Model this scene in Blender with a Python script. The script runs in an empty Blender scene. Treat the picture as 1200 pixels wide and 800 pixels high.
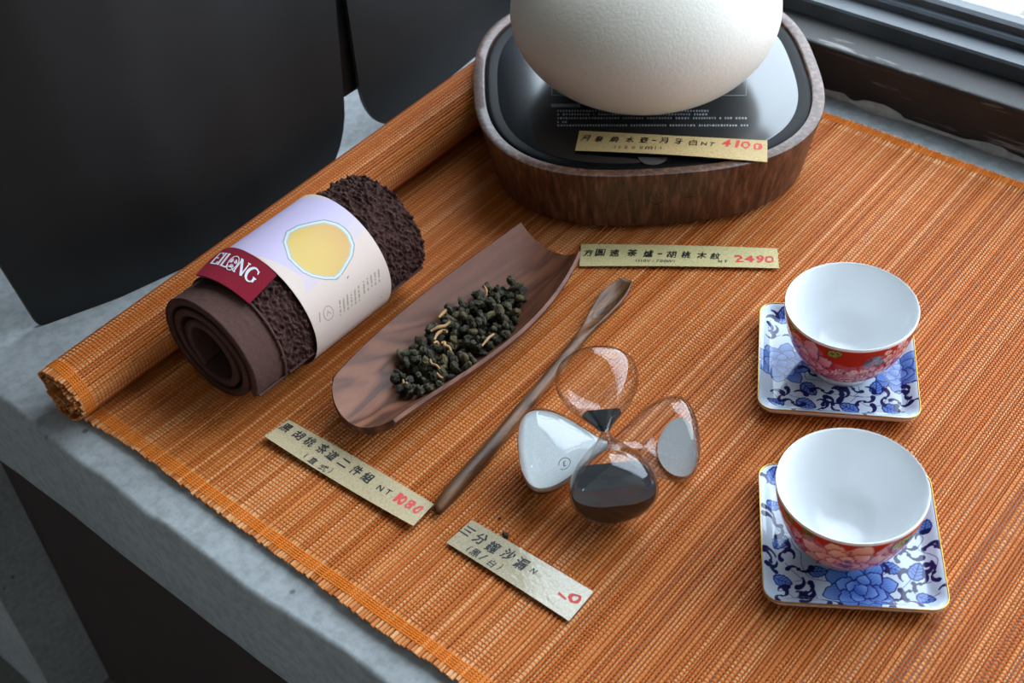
import bpy, bmesh, math, random
import numpy as np
from mathutils import Matrix, Vector
random.seed(7); RNG = np.random.default_rng(7)
SC = bpy.context.scene; COL = SC.collection
PI = math.pi

# ------------------------------------------------------------------ camera
# world axes: X runs along the bamboo slats (towards the window), Y along the ledge, Z up, mat surface at z = 0
H = 0.52; FPX = 1514.3
def cam_axes(pitch, roll, yaw):
    cp, sp = math.cos(pitch), math.sin(pitch); cr, sr = math.cos(roll), math.sin(roll)
    fw = np.array([0, cp, -sp]); rt = np.array([1., 0, 0]); dn = np.array([0, -sp, -cp])
    m = np.array([cr*rt + sr*dn, -sr*rt + cr*dn, fw])
    cy, sy = math.cos(yaw), math.sin(yaw)
    return m @ np.array([[cy, -sy, 0], [sy, cy, 0], [0, 0, 1]])
CM = cam_axes(*np.radians([43.515, 4.7715, 47.2954]))
cd = bpy.data.cameras.new('camera'); cam = bpy.data.objects.new('camera', cd); COL.objects.link(cam)
cd.sensor_width = 36; cd.lens = FPX/1200*36; cd.clip_start = .01
mw = Matrix.Identity(4)
for i in range(3):
    mw[i][0] = CM[0][i]; mw[i][1] = -CM[1][i]; mw[i][2] = -CM[2][i]
mw[0][3], mw[1][3], mw[2][3] = 0, 0, H
cam.matrix_world = mw
cd.dof.use_dof = True; cd.dof.focus_distance = .70; cd.dof.aperture_fstop = 14
SC.camera = cam
def ray(px, py): return CM.T @ np.array([(px-600)/FPX, (py-400)/FPX, 1.])
def atz(px, py, z=0.):
    w = ray(px, py); t = (z-H)/w[2]; return np.array([0, 0, H]) + w*t

# ------------------------------------------------------------------ light and exposure
world = bpy.data.worlds.new('world'); SC.world = world; world.use_nodes = True
bg = world.node_tree.nodes['Background']; bg.inputs[0].default_value = (.80, .89, 1, 1); bg.inputs[1].default_value = 7.0
vs = SC.view_settings; vs.view_transform = 'Standard'; vs.look = 'None'; vs.gamma = 1; vs.use_curve_mapping = False; vs.exposure = .32
def portal(loc, rot, sx, sy):
    l = bpy.data.lights.new('window_back_offscreen', 'AREA'); l.shape = 'RECTANGLE'; l.size = sx; l.size_y = sy
    l.cycles.is_portal = True
    o = bpy.data.objects.new('window_back_offscreen', l); o.location = loc; o.rotation_euler = rot; COL.objects.link(o)
WX = .785          # window glass plane
WY0, WY1, WZ0, WZ1 = -1.35, .84, .05, 1.35
portal((WX+.03, (WY0+WY1)/2, (WZ0+WZ1)/2), (0, math.radians(90), 0), WZ1-WZ0, WY1-WY0)

# ------------------------------------------------------------------ helpers
def lin(c):
    return tuple(((v/255)/12.92 if v/255 <= .04045 else ((v/255+.055)/1.055)**2.4) for v in c[:3])
def L4(*c): return (*lin(c), 1)
class NT:
    def __init__(s, name):
        s.m = bpy.data.materials.new(name); s.m.use_nodes = True; s.t = s.m.node_tree; s.b = s.t.nodes['Principled BSDF']
    def n(s, kind, **kw):
        nd = s.t.nodes.new('ShaderNode'+kind)
        for k, v in kw.items(): setattr(nd, k, v)
        return nd
    def l(s, a, b): s.t.links.new(a, b)
    def coords(s, scale=(1, 1, 1), kind='Object', rot=(0, 0, 0)):
        tc = s.n('TexCoord'); mp = s.n('Mapping'); mp.inputs['Scale'].default_value = scale; mp.inputs['Rotation'].default_value = rot
        s.l(tc.outputs[kind], mp.inputs['Vector']); return mp.outputs[0]
    def noise(s, vec, scale=1, detail=4, rough=.55, dist=0):
        nd = s.n('TexNoise'); nd.inputs['Scale'].default_value = scale; nd.inputs['Detail'].default_value = detail
        nd.inputs['Roughness'].default_value = rough; nd.inputs['Distortion'].default_value = dist
        s.l(vec, nd.inputs['Vector']); return nd.outputs['Fac']
    def ramp(s, fac, stops):
        nd = s.n('ValToRGB'); e = nd.color_ramp.elements
        while len(e) < len(stops): e.new(.5)
        for el, (p, c) in zip(e, stops): el.position = p; el.color = c if len(c) == 4 else (*c, 1)
        s.l(fac, nd.inputs[0]); return nd.outputs[0]
    def mix(s, fac, a, b, mode='MIX'):
        nd = s.n('Mix', data_type='RGBA', blend_type=mode)
        for i, v in ((0, fac), (6, a), (7, b)):
            if hasattr(v, 'is_output'): s.l(v, nd.inputs[i])
            else: nd.inputs[i].default_value = v
        return nd.outputs[2]
    def bump(s, h, strength=.3, dist=.001):
        nd = s.n('Bump'); nd.inputs['Strength'].default_value = strength; nd.inputs['Distance'].default_value = dist
        s.l(h, nd.inputs['Height']); s.l(nd.outputs[0], s.b.inputs['Normal'])
    def set(s, color=None, rough=None, spec=None, metal=None, coat=None):
        if color is not None:
            if hasattr(color, 'is_output'): s.l(color, s.b.inputs['Base Color'])
            else: s.b.inputs['Base Color'].default_value = color
        if rough is not None:
            if hasattr(rough, 'is_output'): s.l(rough, s.b.inputs['Roughness'])
            else: s.b.inputs['Roughness'].default_value = rough
        if spec is not None: s.b.inputs['Specular IOR Level'].default_value = spec
        if metal is not None: s.b.inputs['Metallic'].default_value = metal
        if coat is not None: s.b.inputs['Coat Weight'].default_value = coat; s.b.inputs['Coat Roughness'].default_value = .05
        return s.m
def plain(name, c, rough=.5, spec=.5, metal=0):
    return NT(name).set(L4(*c), rough, spec, metal)

def obj(name, verts, faces, mat=None, parent=None, smooth=False, **props):
    me = bpy.data.meshes.new(name); me.from_pydata([tuple(v) for v in verts] if not isinstance(verts, np.ndarray) else verts.tolist(), [], faces if isinstance(faces, list) else faces.tolist())
    return link(name, me, mat, parent, smooth, **props)
def link(name, me, mat=None, parent=None, smooth=False, **props):
    if mat is not None and len(me.materials) == 0: me.materials.append(mat)
    if smooth: me.shade_smooth()
    o = bpy.data.objects.new(name, me); COL.objects.link(o)
    if parent is not None:
        o.parent = parent; o.matrix_parent_inverse = Matrix.Translation(-world_loc(parent))
    for k, v in props.items(): o[k] = v
    return o
def world_loc(p):
    v = Vector((0, 0, 0))
    while p is not None:
        v += p.location; p = p.parent if not (p.parent and p.type == 'MESH') else None
    return v
def thing(name, label, cat, loc=(0, 0, 0), group=None, kind=None):
    o = bpy.data.objects.new(name, None); COL.objects.link(o); o.location = loc; o.empty_display_size = .02
    o['label'] = label; o['category'] = cat
    if group: o['group'] = group
    if kind: o['kind'] = kind
    return o
def boxdata(x0, x1, y0, y1, z0, z1):
    v = [(x, y, z) for z in (z0, z1) for y in (y0, y1) for x in (x0, x1)]
    f = [(0, 2, 3, 1), (4, 5, 7, 6), (0, 1, 5, 4), (2, 6, 7, 3), (0, 4, 6, 2), (1, 3, 7, 5)]
    return v, f
def box(name, x0, x1, y0, y1, z0, z1, mat, parent=None, bevel=0, **props):
    v, f = boxdata(x0, x1, y0, y1, z0, z1)
    o = obj(name, v, f, mat, parent, **props)
    if bevel:
        bm = bmesh.new(); bm.from_mesh(o.data); bmesh.ops.bevel(bm, geom=bm.edges[:], offset=bevel, segments=2, profile=.6, affect='EDGES'); bm.to_mesh(o.data); bm.free()
    return o
def gridfaces(nu, nv, wrapu=False, wrapv=False):
    """vertex index = i*nv + j"""
    I = np.arange(nu if wrapu else nu-1); J = np.arange(nv if wrapv else nv-1)
    i, j = np.meshgrid(I, J, indexing='ij'); i2 = (i+1) % nu; j2 = (j+1) % nv
    return np.stack([i*nv+j, i2*nv+j, i2*nv+j2, i*nv+j2], -1).reshape(-1, 4)
def fastmesh(name, V, F):
    V = np.asarray(V, np.float32).reshape(-1, 3); F = np.asarray(F, np.int32)
    me = bpy.data.meshes.new(name); me.vertices.add(len(V)); me.vertices.foreach_set('co', V.ravel())
    k = F.shape[1]; me.loops.add(F.size); me.loops.foreach_set('vertex_index', F.ravel())
    me.polygons.add(len(F)); me.polygons.foreach_set('loop_start', np.arange(0, F.size, k, dtype=np.int32))
    me.update(calc_edges=True); me.validate(); return me
def setcol(me, C):
    a = me.color_attributes.new('paint', 'FLOAT_COLOR', 'POINT')
    C = np.c_[C, np.ones(len(C))].astype(np.float32); a.data.foreach_set('color', C.ravel())
def lathe(name, prof, n, mat, parent=None, center=(0, 0, 0), smooth=True, **props):
    """prof: list of (r, z); a radius of 0 closes the end"""
    th = np.linspace(0, 2*PI, n, endpoint=False); P = np.array(prof, float)
    V = np.stack([center[0]+P[:, None, 0]*np.cos(th), center[1]+P[:, None, 0]*np.sin(th), center[2]+np.repeat(P[:, None, 1], n, 1)], -1)
    me = fastmesh(name, V, gridfaces(len(P), n, wrapv=True)[:, ::-1])
    bm = bmesh.new(); bm.from_mesh(me); bmesh.ops.remove_doubles(bm, verts=bm.verts[:], dist=1e-7); bmesh.ops.recalc_face_normals(bm, faces=bm.faces[:]); bm.to_mesh(me); bm.free()
    return link(name, me, mat, parent, smooth, **props)
def tube(name, path, rad, mat, parent=None, n=10, smooth=True, flat=1., **props):
    P = np.array(path, float); T = np.gradient(P, axis=0); T /= np.linalg.norm(T, axis=1)[:, None]
    rad = np.broadcast_to(rad, len(P)); V = []
    up = np.array([0, 0, 1.]) if abs(T[0][2]) < .9 else np.array([1., 0, 0])
    for p, t, r in zip(P, T, rad):
        a = np.cross(up, t); a /= np.linalg.norm(a); b = np.cross(t, a)
        th = np.linspace(0, 2*PI, n, endpoint=False)
        V += [p + r*(math.cos(q)*a + flat*math.sin(q)*b) for q in th]
    F = gridfaces(len(P), n, wrapv=True).tolist(); m = len(V)
    F = [tuple(f) for f in F] + [tuple(range(n))[::-1], tuple(range(m-n, m))]
    return obj(name, V, F, mat, parent, smooth, **props)
def vnoise(x, y, cell, seed):
    """smooth value noise on arrays, about -1..1"""
    r = np.random.default_rng(seed).uniform(-1, 1, (256, 256)); x = x/cell; y = y/cell
    xi = np.floor(x).astype(int); yi = np.floor(y).astype(int); fx = x-xi; fy = y-yi
    fx = fx*fx*(3-2*fx); fy = fy*fy*(3-2*fy); g = lambda a, b: r[a % 256, b % 256]
    return (g(xi, yi)*(1-fx)+g(xi+1, yi)*fx)*(1-fy)+(g(xi, yi+1)*(1-fx)+g(xi+1, yi+1)*fx)*fy
def sstep(a, b, x):
    t = np.clip((x-a)/(b-a), 0, 1); return t*t*(3-2*t)

# ------------------------------------------------------------------ printed decoration painted into point colours
class Canvas:
    def __init__(s, X, Y, base):
        s.X = X.ravel(); s.Y = Y.ravel(); s.C = np.tile(np.array(lin(base)), (s.X.size, 1))
    def poly(s, pts, col, fn=None):
        P = np.array(pts, float); lo, hi = P.min(0), P.max(0)
        idx = np.nonzero((s.X >= lo[0]) & (s.X <= hi[0]) & (s.Y >= lo[1]) & (s.Y <= hi[1]))[0]
        if idx.size == 0: return
        x, y = s.X[idx], s.Y[idx]; ins = np.zeros(idx.size, bool)
        Q = np.roll(P, -1, 0)
        for (x0, y0), (x1, y1) in zip(P, Q):
            if y0 == y1: continue
            c = ((y0 > y) != (y1 > y)); ins ^= c & (x < (x1-x0)*(y-y0)/(y1-y0)+x0)
        k = idx[ins]
        if k.size == 0: return
        s.C[k] = np.array(lin(col)) if fn is None else fn(s.X[k], s.Y[k])
    def stroke(s, pts, w, col):
        P = np.array(pts, float); W = np.broadcast_to(w, len(P))
        T = np.gradient(P, axis=0); T /= np.linalg.norm(T, axis=1)[:, None]+1e-12; N = np.c_[-T[:, 1], T[:, 0]]
        s.poly(np.r_[P+N*W[:, None]/2, (P-N*W[:, None]/2)[::-1]], col)
    def disc(s, c, r, col, ry=None):
        t = np.linspace(0, 2*PI, 20, endpoint=False); s.poly(np.c_[c[0]+r*np.cos(t), c[1]+(ry or r)*np.sin(t)], col)
def petal_shape(c, ang, ln, wd, lobes=3):
    t = np.linspace(0, 1, 15); u = np.r_[t, t[::-1][1:-1]]; sgn = np.r_[np.ones(15), -np.ones(13)]
    w = np.sin(PI*u**.75)**.7*wd/2; w *= 1+.09*np.sin(u*lobes*2*PI)
    x = u*ln; y = sgn*w; ca, sa = math.cos(ang), math.sin(ang)
    return np.c_[c[0]+x*ca-y*sa, c[1]+x*sa+y*ca]
def petal(cv, c, ang, ln, wd, dark, mid, light, lw=.35):
    cv.poly(petal_shape((c[0]-lw*math.cos(ang), c[1]-lw*math.sin(ang)), ang, ln+2*lw, wd+2*lw), dark)
    a, b = np.array(lin(mid)), np.array(lin(light))
    def fn(x, y):
        u = np.clip(((x-c[0])*math.cos(ang)+(y-c[1])*math.sin(ang))/ln, 0, 1)
        v = (-(x-c[0])*math.sin(ang)+(y-c[1])*math.cos(ang))/wd
        k = np.clip(u**1.4+.25*np.cos(v*40)*(1-u), 0, 1)
        return a+(b-a)*k[:, None]
    cv.poly(petal_shape(c, ang, ln, wd), mid, fn)
def peony(cv, c, r, rot=0, dark=(28, 40, 100), mid=(44, 78, 160), light=(112, 148, 208)):
    for ring, (n, rr, ln, wd) in enumerate(((8, .36, .66, .56), (6, .16, .55, .52), (4, .02, .42, .42))):
        for k in range(n):
            a = rot+ring*.5+2*PI*k/n; q = 1+.12*math.sin(k*2.3+ring)
            petal(cv, (c[0]+math.cos(a)*rr*r, c[1]+math.sin(a)*rr*r), a, ln*r*q, wd*r, dark, mid, light, .045*r)
    petal(cv, (c[0]-.12*r, c[1]-.12*r), .7, .36*r, .34*r, dark, mid, light, .03*r)
def leaf(cv, c, ang, ln, dark=(28, 40, 100), mid=(86, 122, 196)):
    b = (c[0]-math.cos(ang)*ln/2, c[1]-math.sin(ang)*ln/2)
    cv.poly(petal_shape(b, ang, ln, ln*.72, 5), dark); b2 = (b[0]+.07*ln*math.cos(ang), b[1]+.07*ln*math.sin(ang))
    cv.poly(petal_shape(b2, ang, ln*.85, ln*.56, 5), mid)
    ca, sa = math.cos(ang), math.sin(ang); at = lambda u, v: (b[0]+(u*ca-v*sa)*ln, b[1]+(u*sa+v*ca)*ln)
    cv.stroke([at(0, 0), at(.5, 0), at(.95, 0)], ln*.05, dark)
    for u in (.25, .42, .6):
        for s_ in (-1, 1): cv.stroke([at(u, 0), at(u+.08, s_*.12), at(u+.18, s_*.23)], ln*.035, dark)
def comma(cv, c, ang, ln, col=(20, 28, 78), curl=1):
    t = np.linspace(0, 1, 12); a = ang+curl*t*2.2; st = ln/11
    x = c[0]+np.r_[0, np.cumsum(np.cos(a[:-1])*st)]; y = c[1]+np.r_[0, np.cumsum(np.sin(a[:-1])*st)]
    cv.stroke(np.c_[x, y], ln*(.10+.30*t**1.2), col); cv.disc((x[-1], y[-1]), ln*.21, col)
def swirl(cv, c, ang, ln, col=(20, 28, 78)):
    comma(cv, c, ang, ln*.9, col, 1); comma(cv, c, ang+PI*.95, ln*.75, col, 1); cv.disc(c, ln*.13, col)
def vine(cv, pts, col=(45, 62, 130), w=.35):
    P = np.array(pts, float); n = len(P); t = np.linspace(0, n-1, 12*n); out = []
    for q in t:
        i = min(int(q), n-2); f = q-i; p0, p1, p2, p3 = P[max(i-1, 0)], P[i], P[i+1], P[min(i+2, n-1)]
        out.append(.5*((2*p1)+(-p0+p2)*f+(2*p0-5*p1+4*p2-p3)*f*f+(-p0+3*p1-3*p2+p3)*f**3))
    cv.stroke(out, w, col)
def painted(name, rough=.15, spec=.5, coat=None, bumpscale=None):
    m = NT(name); a = m.n('Attribute', attribute_name='paint'); m.set(a.outputs['Color'], rough, spec, coat=coat)
    if bumpscale: m.bump(m.noise(m.coords(), bumpscale, 3), .15, .0003)
    return m.m

# ------------------------------------------------------------------ materials
def concrete(name, dark, light, scale=1.):
    m = NT(name); v = m.coords()
    c = m.ramp(m.noise(v, 9*scale, 6, .6), [(.3, L4(*dark)), (.7, L4(*light))])
    f = m.ramp(m.noise(v, 160*scale, 3, .6), [(.35, (.72, .72, .72, 1)), (.6, (1, 1, 1, 1))])
    c = m.mix(.8, c, f, 'MULTIPLY')
    vo = m.n('TexVoronoi'); vo.inputs['Scale'].default_value = 55*scale; vo.inputs['Randomness'].default_value = 1; m.l(v, vo.inputs['Vector'])
    pit = m.ramp(vo.outputs['Distance'], [(.06, (.28, .28, .28, 1)), (.12, (1, 1, 1, 1))])
    gate = m.ramp(m.noise(v, 14*scale, 2), [(.52, (0, 0, 0, 1)), (.6, (1, 1, 1, 1))])
    c = m.mix(gate, c, m.mix(1, c, pit, 'MULTIPLY'))
    m.bump(m.noise(v, 420*scale, 3), .22, .0005)
    return m.set(c, .85, .3)
M_CONC = concrete('concrete', (164, 168, 169), (180, 183, 184))
def slat_material(name, stuff=False):
    m = NT(name); v = m.coords((14, 700, 700))
    if stuff: r = m.n('Attribute', attribute_name='tone').outputs['Fac']
    else: r = m.n('ObjectInfo').outputs['Random']
    c = m.ramp(r, [(0, L4(176, 98, 44)), (.3, L4(196, 116, 56)), (.7, L4(208, 136, 76)), (1, L4(222, 162, 110))])
    c = m.mix(.55, c, m.ramp(m.noise(v, 1, 3), [(.3, (.74, .70, .66, 1)), (.65, (1.08, 1.08, 1.08, 1))]), 'MULTIPLY')
    return m.set(c, .5, .25)
M_SLAT = slat_material('bamboo'); M_SLAT_S = slat_material('bamboo_inner', True)
M_THREAD = plain('binding_thread', (194, 94, 24), .75, .2)
M_EDGE = plain('edge_thread', (220, 112, 20), .7, .2)
def walnut(name, scale, c=((44, 26, 19), (84, 50, 35), (118, 75, 52)), rough=.42, axis=(1, 8, 8), spec=.3):
    m = NT(name); v = m.coords(tuple(a*scale for a in axis), rot=(0, 0, .10))
    big = m.noise(v, 1, 2, .5, 1.6); rings = m.n('Math', operation='SINE'); mul = m.n('Math', operation='MULTIPLY'); m.l(big, mul.inputs[0]); mul.inputs[1].default_value = 34
    m.l(mul.outputs[0], rings.inputs[0]); mr = m.n('MapRange'); m.l(rings.outputs[0], mr.inputs[0]); mr.inputs[1].default_value = -1; mr.inputs[2].default_value = 1
    col = m.ramp(mr.outputs[0], [(0, L4(*c[0])), (.3, L4(*c[1])), (1, L4(*c[2]))])
    col = m.mix(m.ramp(m.noise(m.coords(tuple(a*scale*.6 for a in axis)), 1, 2), [(.3, (0, 0, 0, 1)), (.7, (1, 1, 1, 1))]), L4(*c[1]), col)
    fine = m.noise(m.coords(tuple(a*scale*k for a, k in zip(axis, (6, 9, 9)))), 1, 4)
    col = m.mix(.5, col, m.ramp(fine, [(.3, (.68, .66, .64, 1)), (.65, (1, 1, 1, 1))]), 'MULTIPLY')
    m.bump(fine, .10, .0003)
    return m.set(col, rough, spec)
M_DISH = walnut('walnut_dish', 6, ((60, 35, 25), (108, 65, 46), (138, 88, 62)), .48, (1, 4, 4), .25); M_SCOOP = walnut('walnut_scoop', 8, ((52, 33, 22), (100, 66, 42), (136, 96, 66)), .38)
def veneer(name):
    m = NT(name); v = m.coords((260, 260, .5)); n = m.noise(v, 1, 2, .6, .25)
    col = m.ramp(n, [(.28, L4(46, 28, 20)), (.5, L4(84, 54, 38)), (.68, L4(120, 82, 60))])
    m.bump(n, .1, .0003); return m.set(col, .38, .45)
M_VENEER = veneer('wood_grain_shell')
M_BLACKGLASS = NT('black_ceramic_glass').set((.006, .007, .009, 1), .2, 1.0)
M_BLACK = plain('black_plastic', (18, 18, 19), .35)
M_FRAME = None
def painted_steel(name, c1, c2, rough):
    m = NT(name); n = m.noise(m.coords(), 30, 5)
    m.bump(m.noise(m.coords(), 300, 2), .1, .0003)
    return m.set(m.ramp(n, [(.35, L4(*c1)), (.7, L4(*c2))]), rough, .5)
M_FRAME = painted_steel('window_frame_paint', (56, 61, 67), (72, 78, 85), .35)
M_PANEL = painted_steel('blackened_steel', (14, 14, 14), (20, 19, 19), .5)
M_WALLD = painted_steel('dark_wall', (30, 31, 33), (38, 39, 41), .8)
M_WALL = plain('pale_plaster', (196, 190, 180), .9, .2)
M_BOARD = painted_steel('brown_board', (52, 40, 36), (60, 46, 42), .7)
M_FLOOR = concrete('floor_screed', (120, 120, 118), (146, 146, 143), .4)
def thin_glass(name, tint=(.97, .98, .98), edge=(.38, .33, .31), r=.02):
    m = NT(name); nt = m.t; out = nt.nodes['Material Output']; nt.nodes.remove(m.b)
    lw = m.n('LayerWeight'); lw.inputs[0].default_value = .5
    tr = m.n('BsdfTransparent'); m.l(m.ramp(lw.outputs['Facing'], [(.45, (*tint, 1)), (.95, (*edge, 1))]), tr.inputs[0])
    gl = m.n('BsdfGlossy'); gl.inputs['Roughness'].default_value = r; gl.inputs[0].default_value = (1, 1, 1, 1)
    pw = m.n('Math', operation='POWER'); m.l(lw.outputs['Facing'], pw.inputs[0]); pw.inputs[1].default_value = 4.5
    fr = m.n('Math', operation='MULTIPLY_ADD'); m.l(pw.outputs[0], fr.inputs[0]); fr.inputs[1].default_value = .8; fr.inputs[2].default_value = .055; mx = m.n('MixShader')
    m.l(fr.outputs[0], mx.inputs[0]); m.l(tr.outputs[0], mx.inputs[1]); m.l(gl.outputs[0], mx.inputs[2]); m.l(mx.outputs[0], out.inputs[0])
    return m.m
M_GLASS = thin_glass('blown_glass'); M_PANE = thin_glass('window_glass', (.93, .96, .97), (.6, .65, .68), .01)

# ------------------------------------------------------------------ the setting
FX = .190          # front edge of the concrete ledge
def ledge():
    ys = np.linspace(-.75, .86, 290)
    j = lambda c, s, a: vnoise(ys, ys*0, c, s)*a
    ex = FX-.002*0+j(.03, 3, .0012)+j(.008, 4, .0005)+np.interp(ys, [.2, .28, .38, .5, .55], [.003, .002, -.0015, 0, .002])
    xb = FX-.0005+j(.05, 5, .0009); zt = -.0021
    rows = [(np.full_like(ys, .80), np.full_like(ys, zt)), (ex+.0035, np.full_like(ys, zt)), (ex+.0012, np.full_like(ys, zt)-.0007+j(.01, 6, .0003)), (ex, np.full_like(ys, zt)-.003+j(.012, 7, .0006)),
            (ex*.3+xb*.7, np.full_like(ys, -.042)), (xb, np.full_like(ys, -.080)+j(.02, 8, .0008)), (xb+.004, np.full_like(ys, -.083)), (np.full_like(ys, .80), np.full_like(ys, -.083))]
    V = np.stack([np.stack([r[0], ys, r[1]], -1) for r in rows])
    me = fastmesh('trim_1', V, gridfaces(len(rows), len(ys), wrapu=True))
    bm = bmesh.new(); bm.from_mesh(me); bmesh.ops.holes_fill(bm, edges=[e for e in bm.edges if e.is_boundary]); bmesh.ops.recalc_face_normals(bm, faces=bm.faces[:]); bm.to_mesh(me); bm.free()
    return link('trim_1', me, M_CONC, None, False, kind='structure', label='rough grey cast concrete ledge under the bamboo mat', category='ledge')
ledge()
ZF = -.58
box('floor', -2.2, .80, -1.4, 1.25, ZF-.05, ZF, M_FLOOR, kind='structure', label='grey screed floor below the concrete ledge', category='floor')
box('ceiling', -2.2, .95, -1.45, .9, 1.75, 1.8, M_WALL, kind='structure', label='pale plaster ceiling of the shop', category='ceiling')
box('wall_left', -2.2, .95, .86, 1.25, -.085, 1.75, M_WALLD, kind='structure', label='dark painted wall behind the steel panels', category='wall')
box('wall_right', -2.2, .95, -1.45, -1.40, ZF, 1.75, M_WALL, kind='structure', label='pale plaster side wall of the shop', category='wall')
box('wall_rear', -2.25, -2.2, -1.45, .91, ZF, 1.75, M_WALL, kind='structure', label='pale plaster wall at the rear of the shop', category='wall')
# wall under and around the window
wb = box('wall_back', WX-.02, WX+.12, -1.45, .91, ZF, -.085, M_WALL, kind='structure', label='outer wall holding the window beside the ledge', category='wall')
box('lintel', WX-.02, WX+.12, -1.45, .91, WZ1+.06, 1.75, M_WALL, wb); box('pier', WX-.02, WX+.12, WY1+.0, .86, .055, WZ1+.06, M_WALLD, wb); box('pier', WX-.02, WX+.12, -1.45, WY0, .055, WZ1+.06, M_WALL, wb)
# support under the ledge and the recessed board
box('wall_corner', -2.2, .95, 1.2, 1.25, ZF, -.085, M_WALL, kind='structure', label='pale wall far below the ledge end', category='wall')
box('wall_support', FX+.001, .28, .805, 1.2, ZF, -.085, M_CONC, kind='structure', label='dark grey concrete support wall under the ledge', category='wall')
box('wall_recess', .2435, .257, -1.2, .805, ZF, -.085, M_BOARD, kind='structure', label='dark brown board closing the space under the ledge', category='wall')
# window: stepped black steel sill, rail and pane
def worn_steel():
    m = NT('worn_black_steel'); v = m.coords((1, 1, 1)); n = m.noise(m.coords((60, 9, 90)), 1, 5, .65)
    base = m.ramp(m.noise(v, 25, 4), [(.3, L4(38, 35, 34)), (.7, L4(52, 48, 46))])
    c = m.mix(m.ramp(n, [(.60, (0, 0, 0, 1)), (.68, (1, 1, 1, 1))]), base, L4(140, 138, 134)); return m.set(c, .55, .4)
win = thing('window_1', 'window with stepped dark steel sill beside the ledge', 'window', (WX, -.35, 0), kind='structure')
M_WORN = worn_steel(); S = .8667
def smear():
    ys = np.linspace(-.6, .62, 420); n1 = np.maximum(0, vnoise(ys, ys*0, .035, 61)*.6+vnoise(ys, ys*0, .009, 62)*.5); hgt = .0004+.0075*n1**1.2; x = .85*S
    R = [np.stack([x-.004-.004*n1, ys, ys*0-.0024], -1), np.stack([x-.0012-.0005*n1, ys, hgt*.35-.0018], -1), np.stack([x-.0003+0*ys, ys, hgt-.0018], -1), np.stack([x+.0006+0*ys, ys, hgt*.98-.0020], -1), np.stack([x+.0006+0*ys, ys, ys*0-.0024], -1)]
    link('cement_smear', fastmesh('cement_smear', np.array(R), gridfaces(5, len(ys), wrapu=True)), M_CONC, win, True, label='rough grey cement smeared along the sill foot')
st = [(.85*S, -.002), (.85*S, .029), (.851*S, .0312), (.853*S, .0316), (.884*S, .0316), (.884*S, .044), (.886*S, .0455), (.912*S, .0455), (.912*S, .054), (.914*S, .0555), (WX+.03, .0555), (WX+.03, -.002)]
def extr(name, prof, y0, y1, mat, parent):
    n = len(prof); V = [(x, y0, z) for x, z in prof]+[(x, y1, z) for x, z in prof]
    F = [tuple(range(n)), tuple(range(2*n-1, n-1, -1))]+[(i, i+n, (i+1) % n+n, (i+1) % n) for i in range(n)]
    o = obj(name, V, F, mat, parent); bm = bmesh.new(); bm.from_mesh(o.data); bmesh.ops.recalc_face_normals(bm, faces=bm.faces[:]); bm.to_mesh(o.data); bm.free(); return o
smear()
extr('sill_channel', [st[0], st[1], st[2], st[3], st[4], (st[4][0], -.002)], -1.39, .855, M_WORN, win)
extr('sill_cap', [(.8497*S, .0318), (.8497*S, .0328), (.8505*S, .0336), (.852*S, .0340), (.884*S, .0340), (.884*S, .0318)], -1.39, .855, M_WORN, win)
extr('sash_track', [(st[4][0]+.0002, -.002), st[5], st[6], (.905*S, .0455), (.905*S, -.002)], -1.39, .855, M_FRAME, win)
extr('bottom_rail', [(.905*S+.0002, -.002), (.905*S+.0002, .050), (.908*S, .0515), (.913*S, .0515), (.914*S, .056), (.918*S, .0575), (.932*S, .0575), (.932*S, -.002)], -1.39, .855, M_FRAME, win)
box('top_rail', WX, WX+.04, WY0, WY1, WZ1, WZ1+.06, M_FRAME, win); box('side_rail', WX, WX+.04, WY1-.0, WY1+.035, .058, WZ1, M_FRAME, win); box('side_rail', WX, WX+.04, WY0-.035, WY0, .058, WZ1, M_FRAME, win)
box('pane', WX+.018, WX+.021, WY0, WY1, .058, WZ1, M_PANE, win)
# pavement outside
M_PAVE = concrete('pale_paving', (190, 192, 190), (212, 213, 210), .5)
M_JOINT = plain('paving_joint', (120, 124, 126), .9, .2)
gr = box('ground', .92, 9, -7, 7, ZF-.12, ZF-.06, M_JOINT, kind='structure', label='pale stone pavement outside the window', category='pavement')
pm = None
for i in range(7):
    for k in range(10):
        x, y = .94+i*.42, -1.9+k*.42
        if pm is None:
            v, f = boxdata(0, .408, 0, .408, 0, .045); pm = bpy.data.meshes.new('paver'); pm.from_pydata(v, [], f)
        o = link('paver', pm, M_PAVE, gr); o.location = (x, y, ZF-.062+random.uniform(-.001, .001))

# ------------------------------------------------------------------ bamboo mat with a rolled end
mat_root = thing('bamboo_mat', 'orange bamboo slat mat with a rolled end on the concrete ledge', 'mat', (.46, .30, -.002))
MX0, MX1 = .2125, .7115; YR = .527; TH = .0017
def rollr(x): return .0187+(x-.214)/(.624-.214)*.0030
def lift(y): return .0016+.0016*np.maximum(0, vnoise(np.asarray(y, float), np.zeros_like(np.asarray(y, float)), .035, 21))
def edge_in(y): return .0025*vnoise(np.asarray(y, float), np.zeros_like(np.asarray(y, float)), .06, 22)
def zflat(x, y): return lift(y)*np.clip(1-(x-MX0)/.055, 0, 1)**2
def roll_pt(phi, x):
    """phi: 0 under the roll axis, increasing away from the camera, over the top and inwards"""
    r = rollr(x); rho = 1-.115*max(0, phi-PI*.3)/(2*PI)*1.35
    wob = 1+.012*math.sin(phi*3)
    yc, zc = YR+.41*r, r-.0008
    return np.array([yc+r*rho*wob*math.sin(phi), zc-r*rho*wob*math.cos(phi)])
def slat_profile(w, t=TH): return [(-w/2, -t), (-w/2, -.0008), (-w*.27, 0), (w*.27, 0), (w/2, -.0008), (w/2, -t)]
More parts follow.
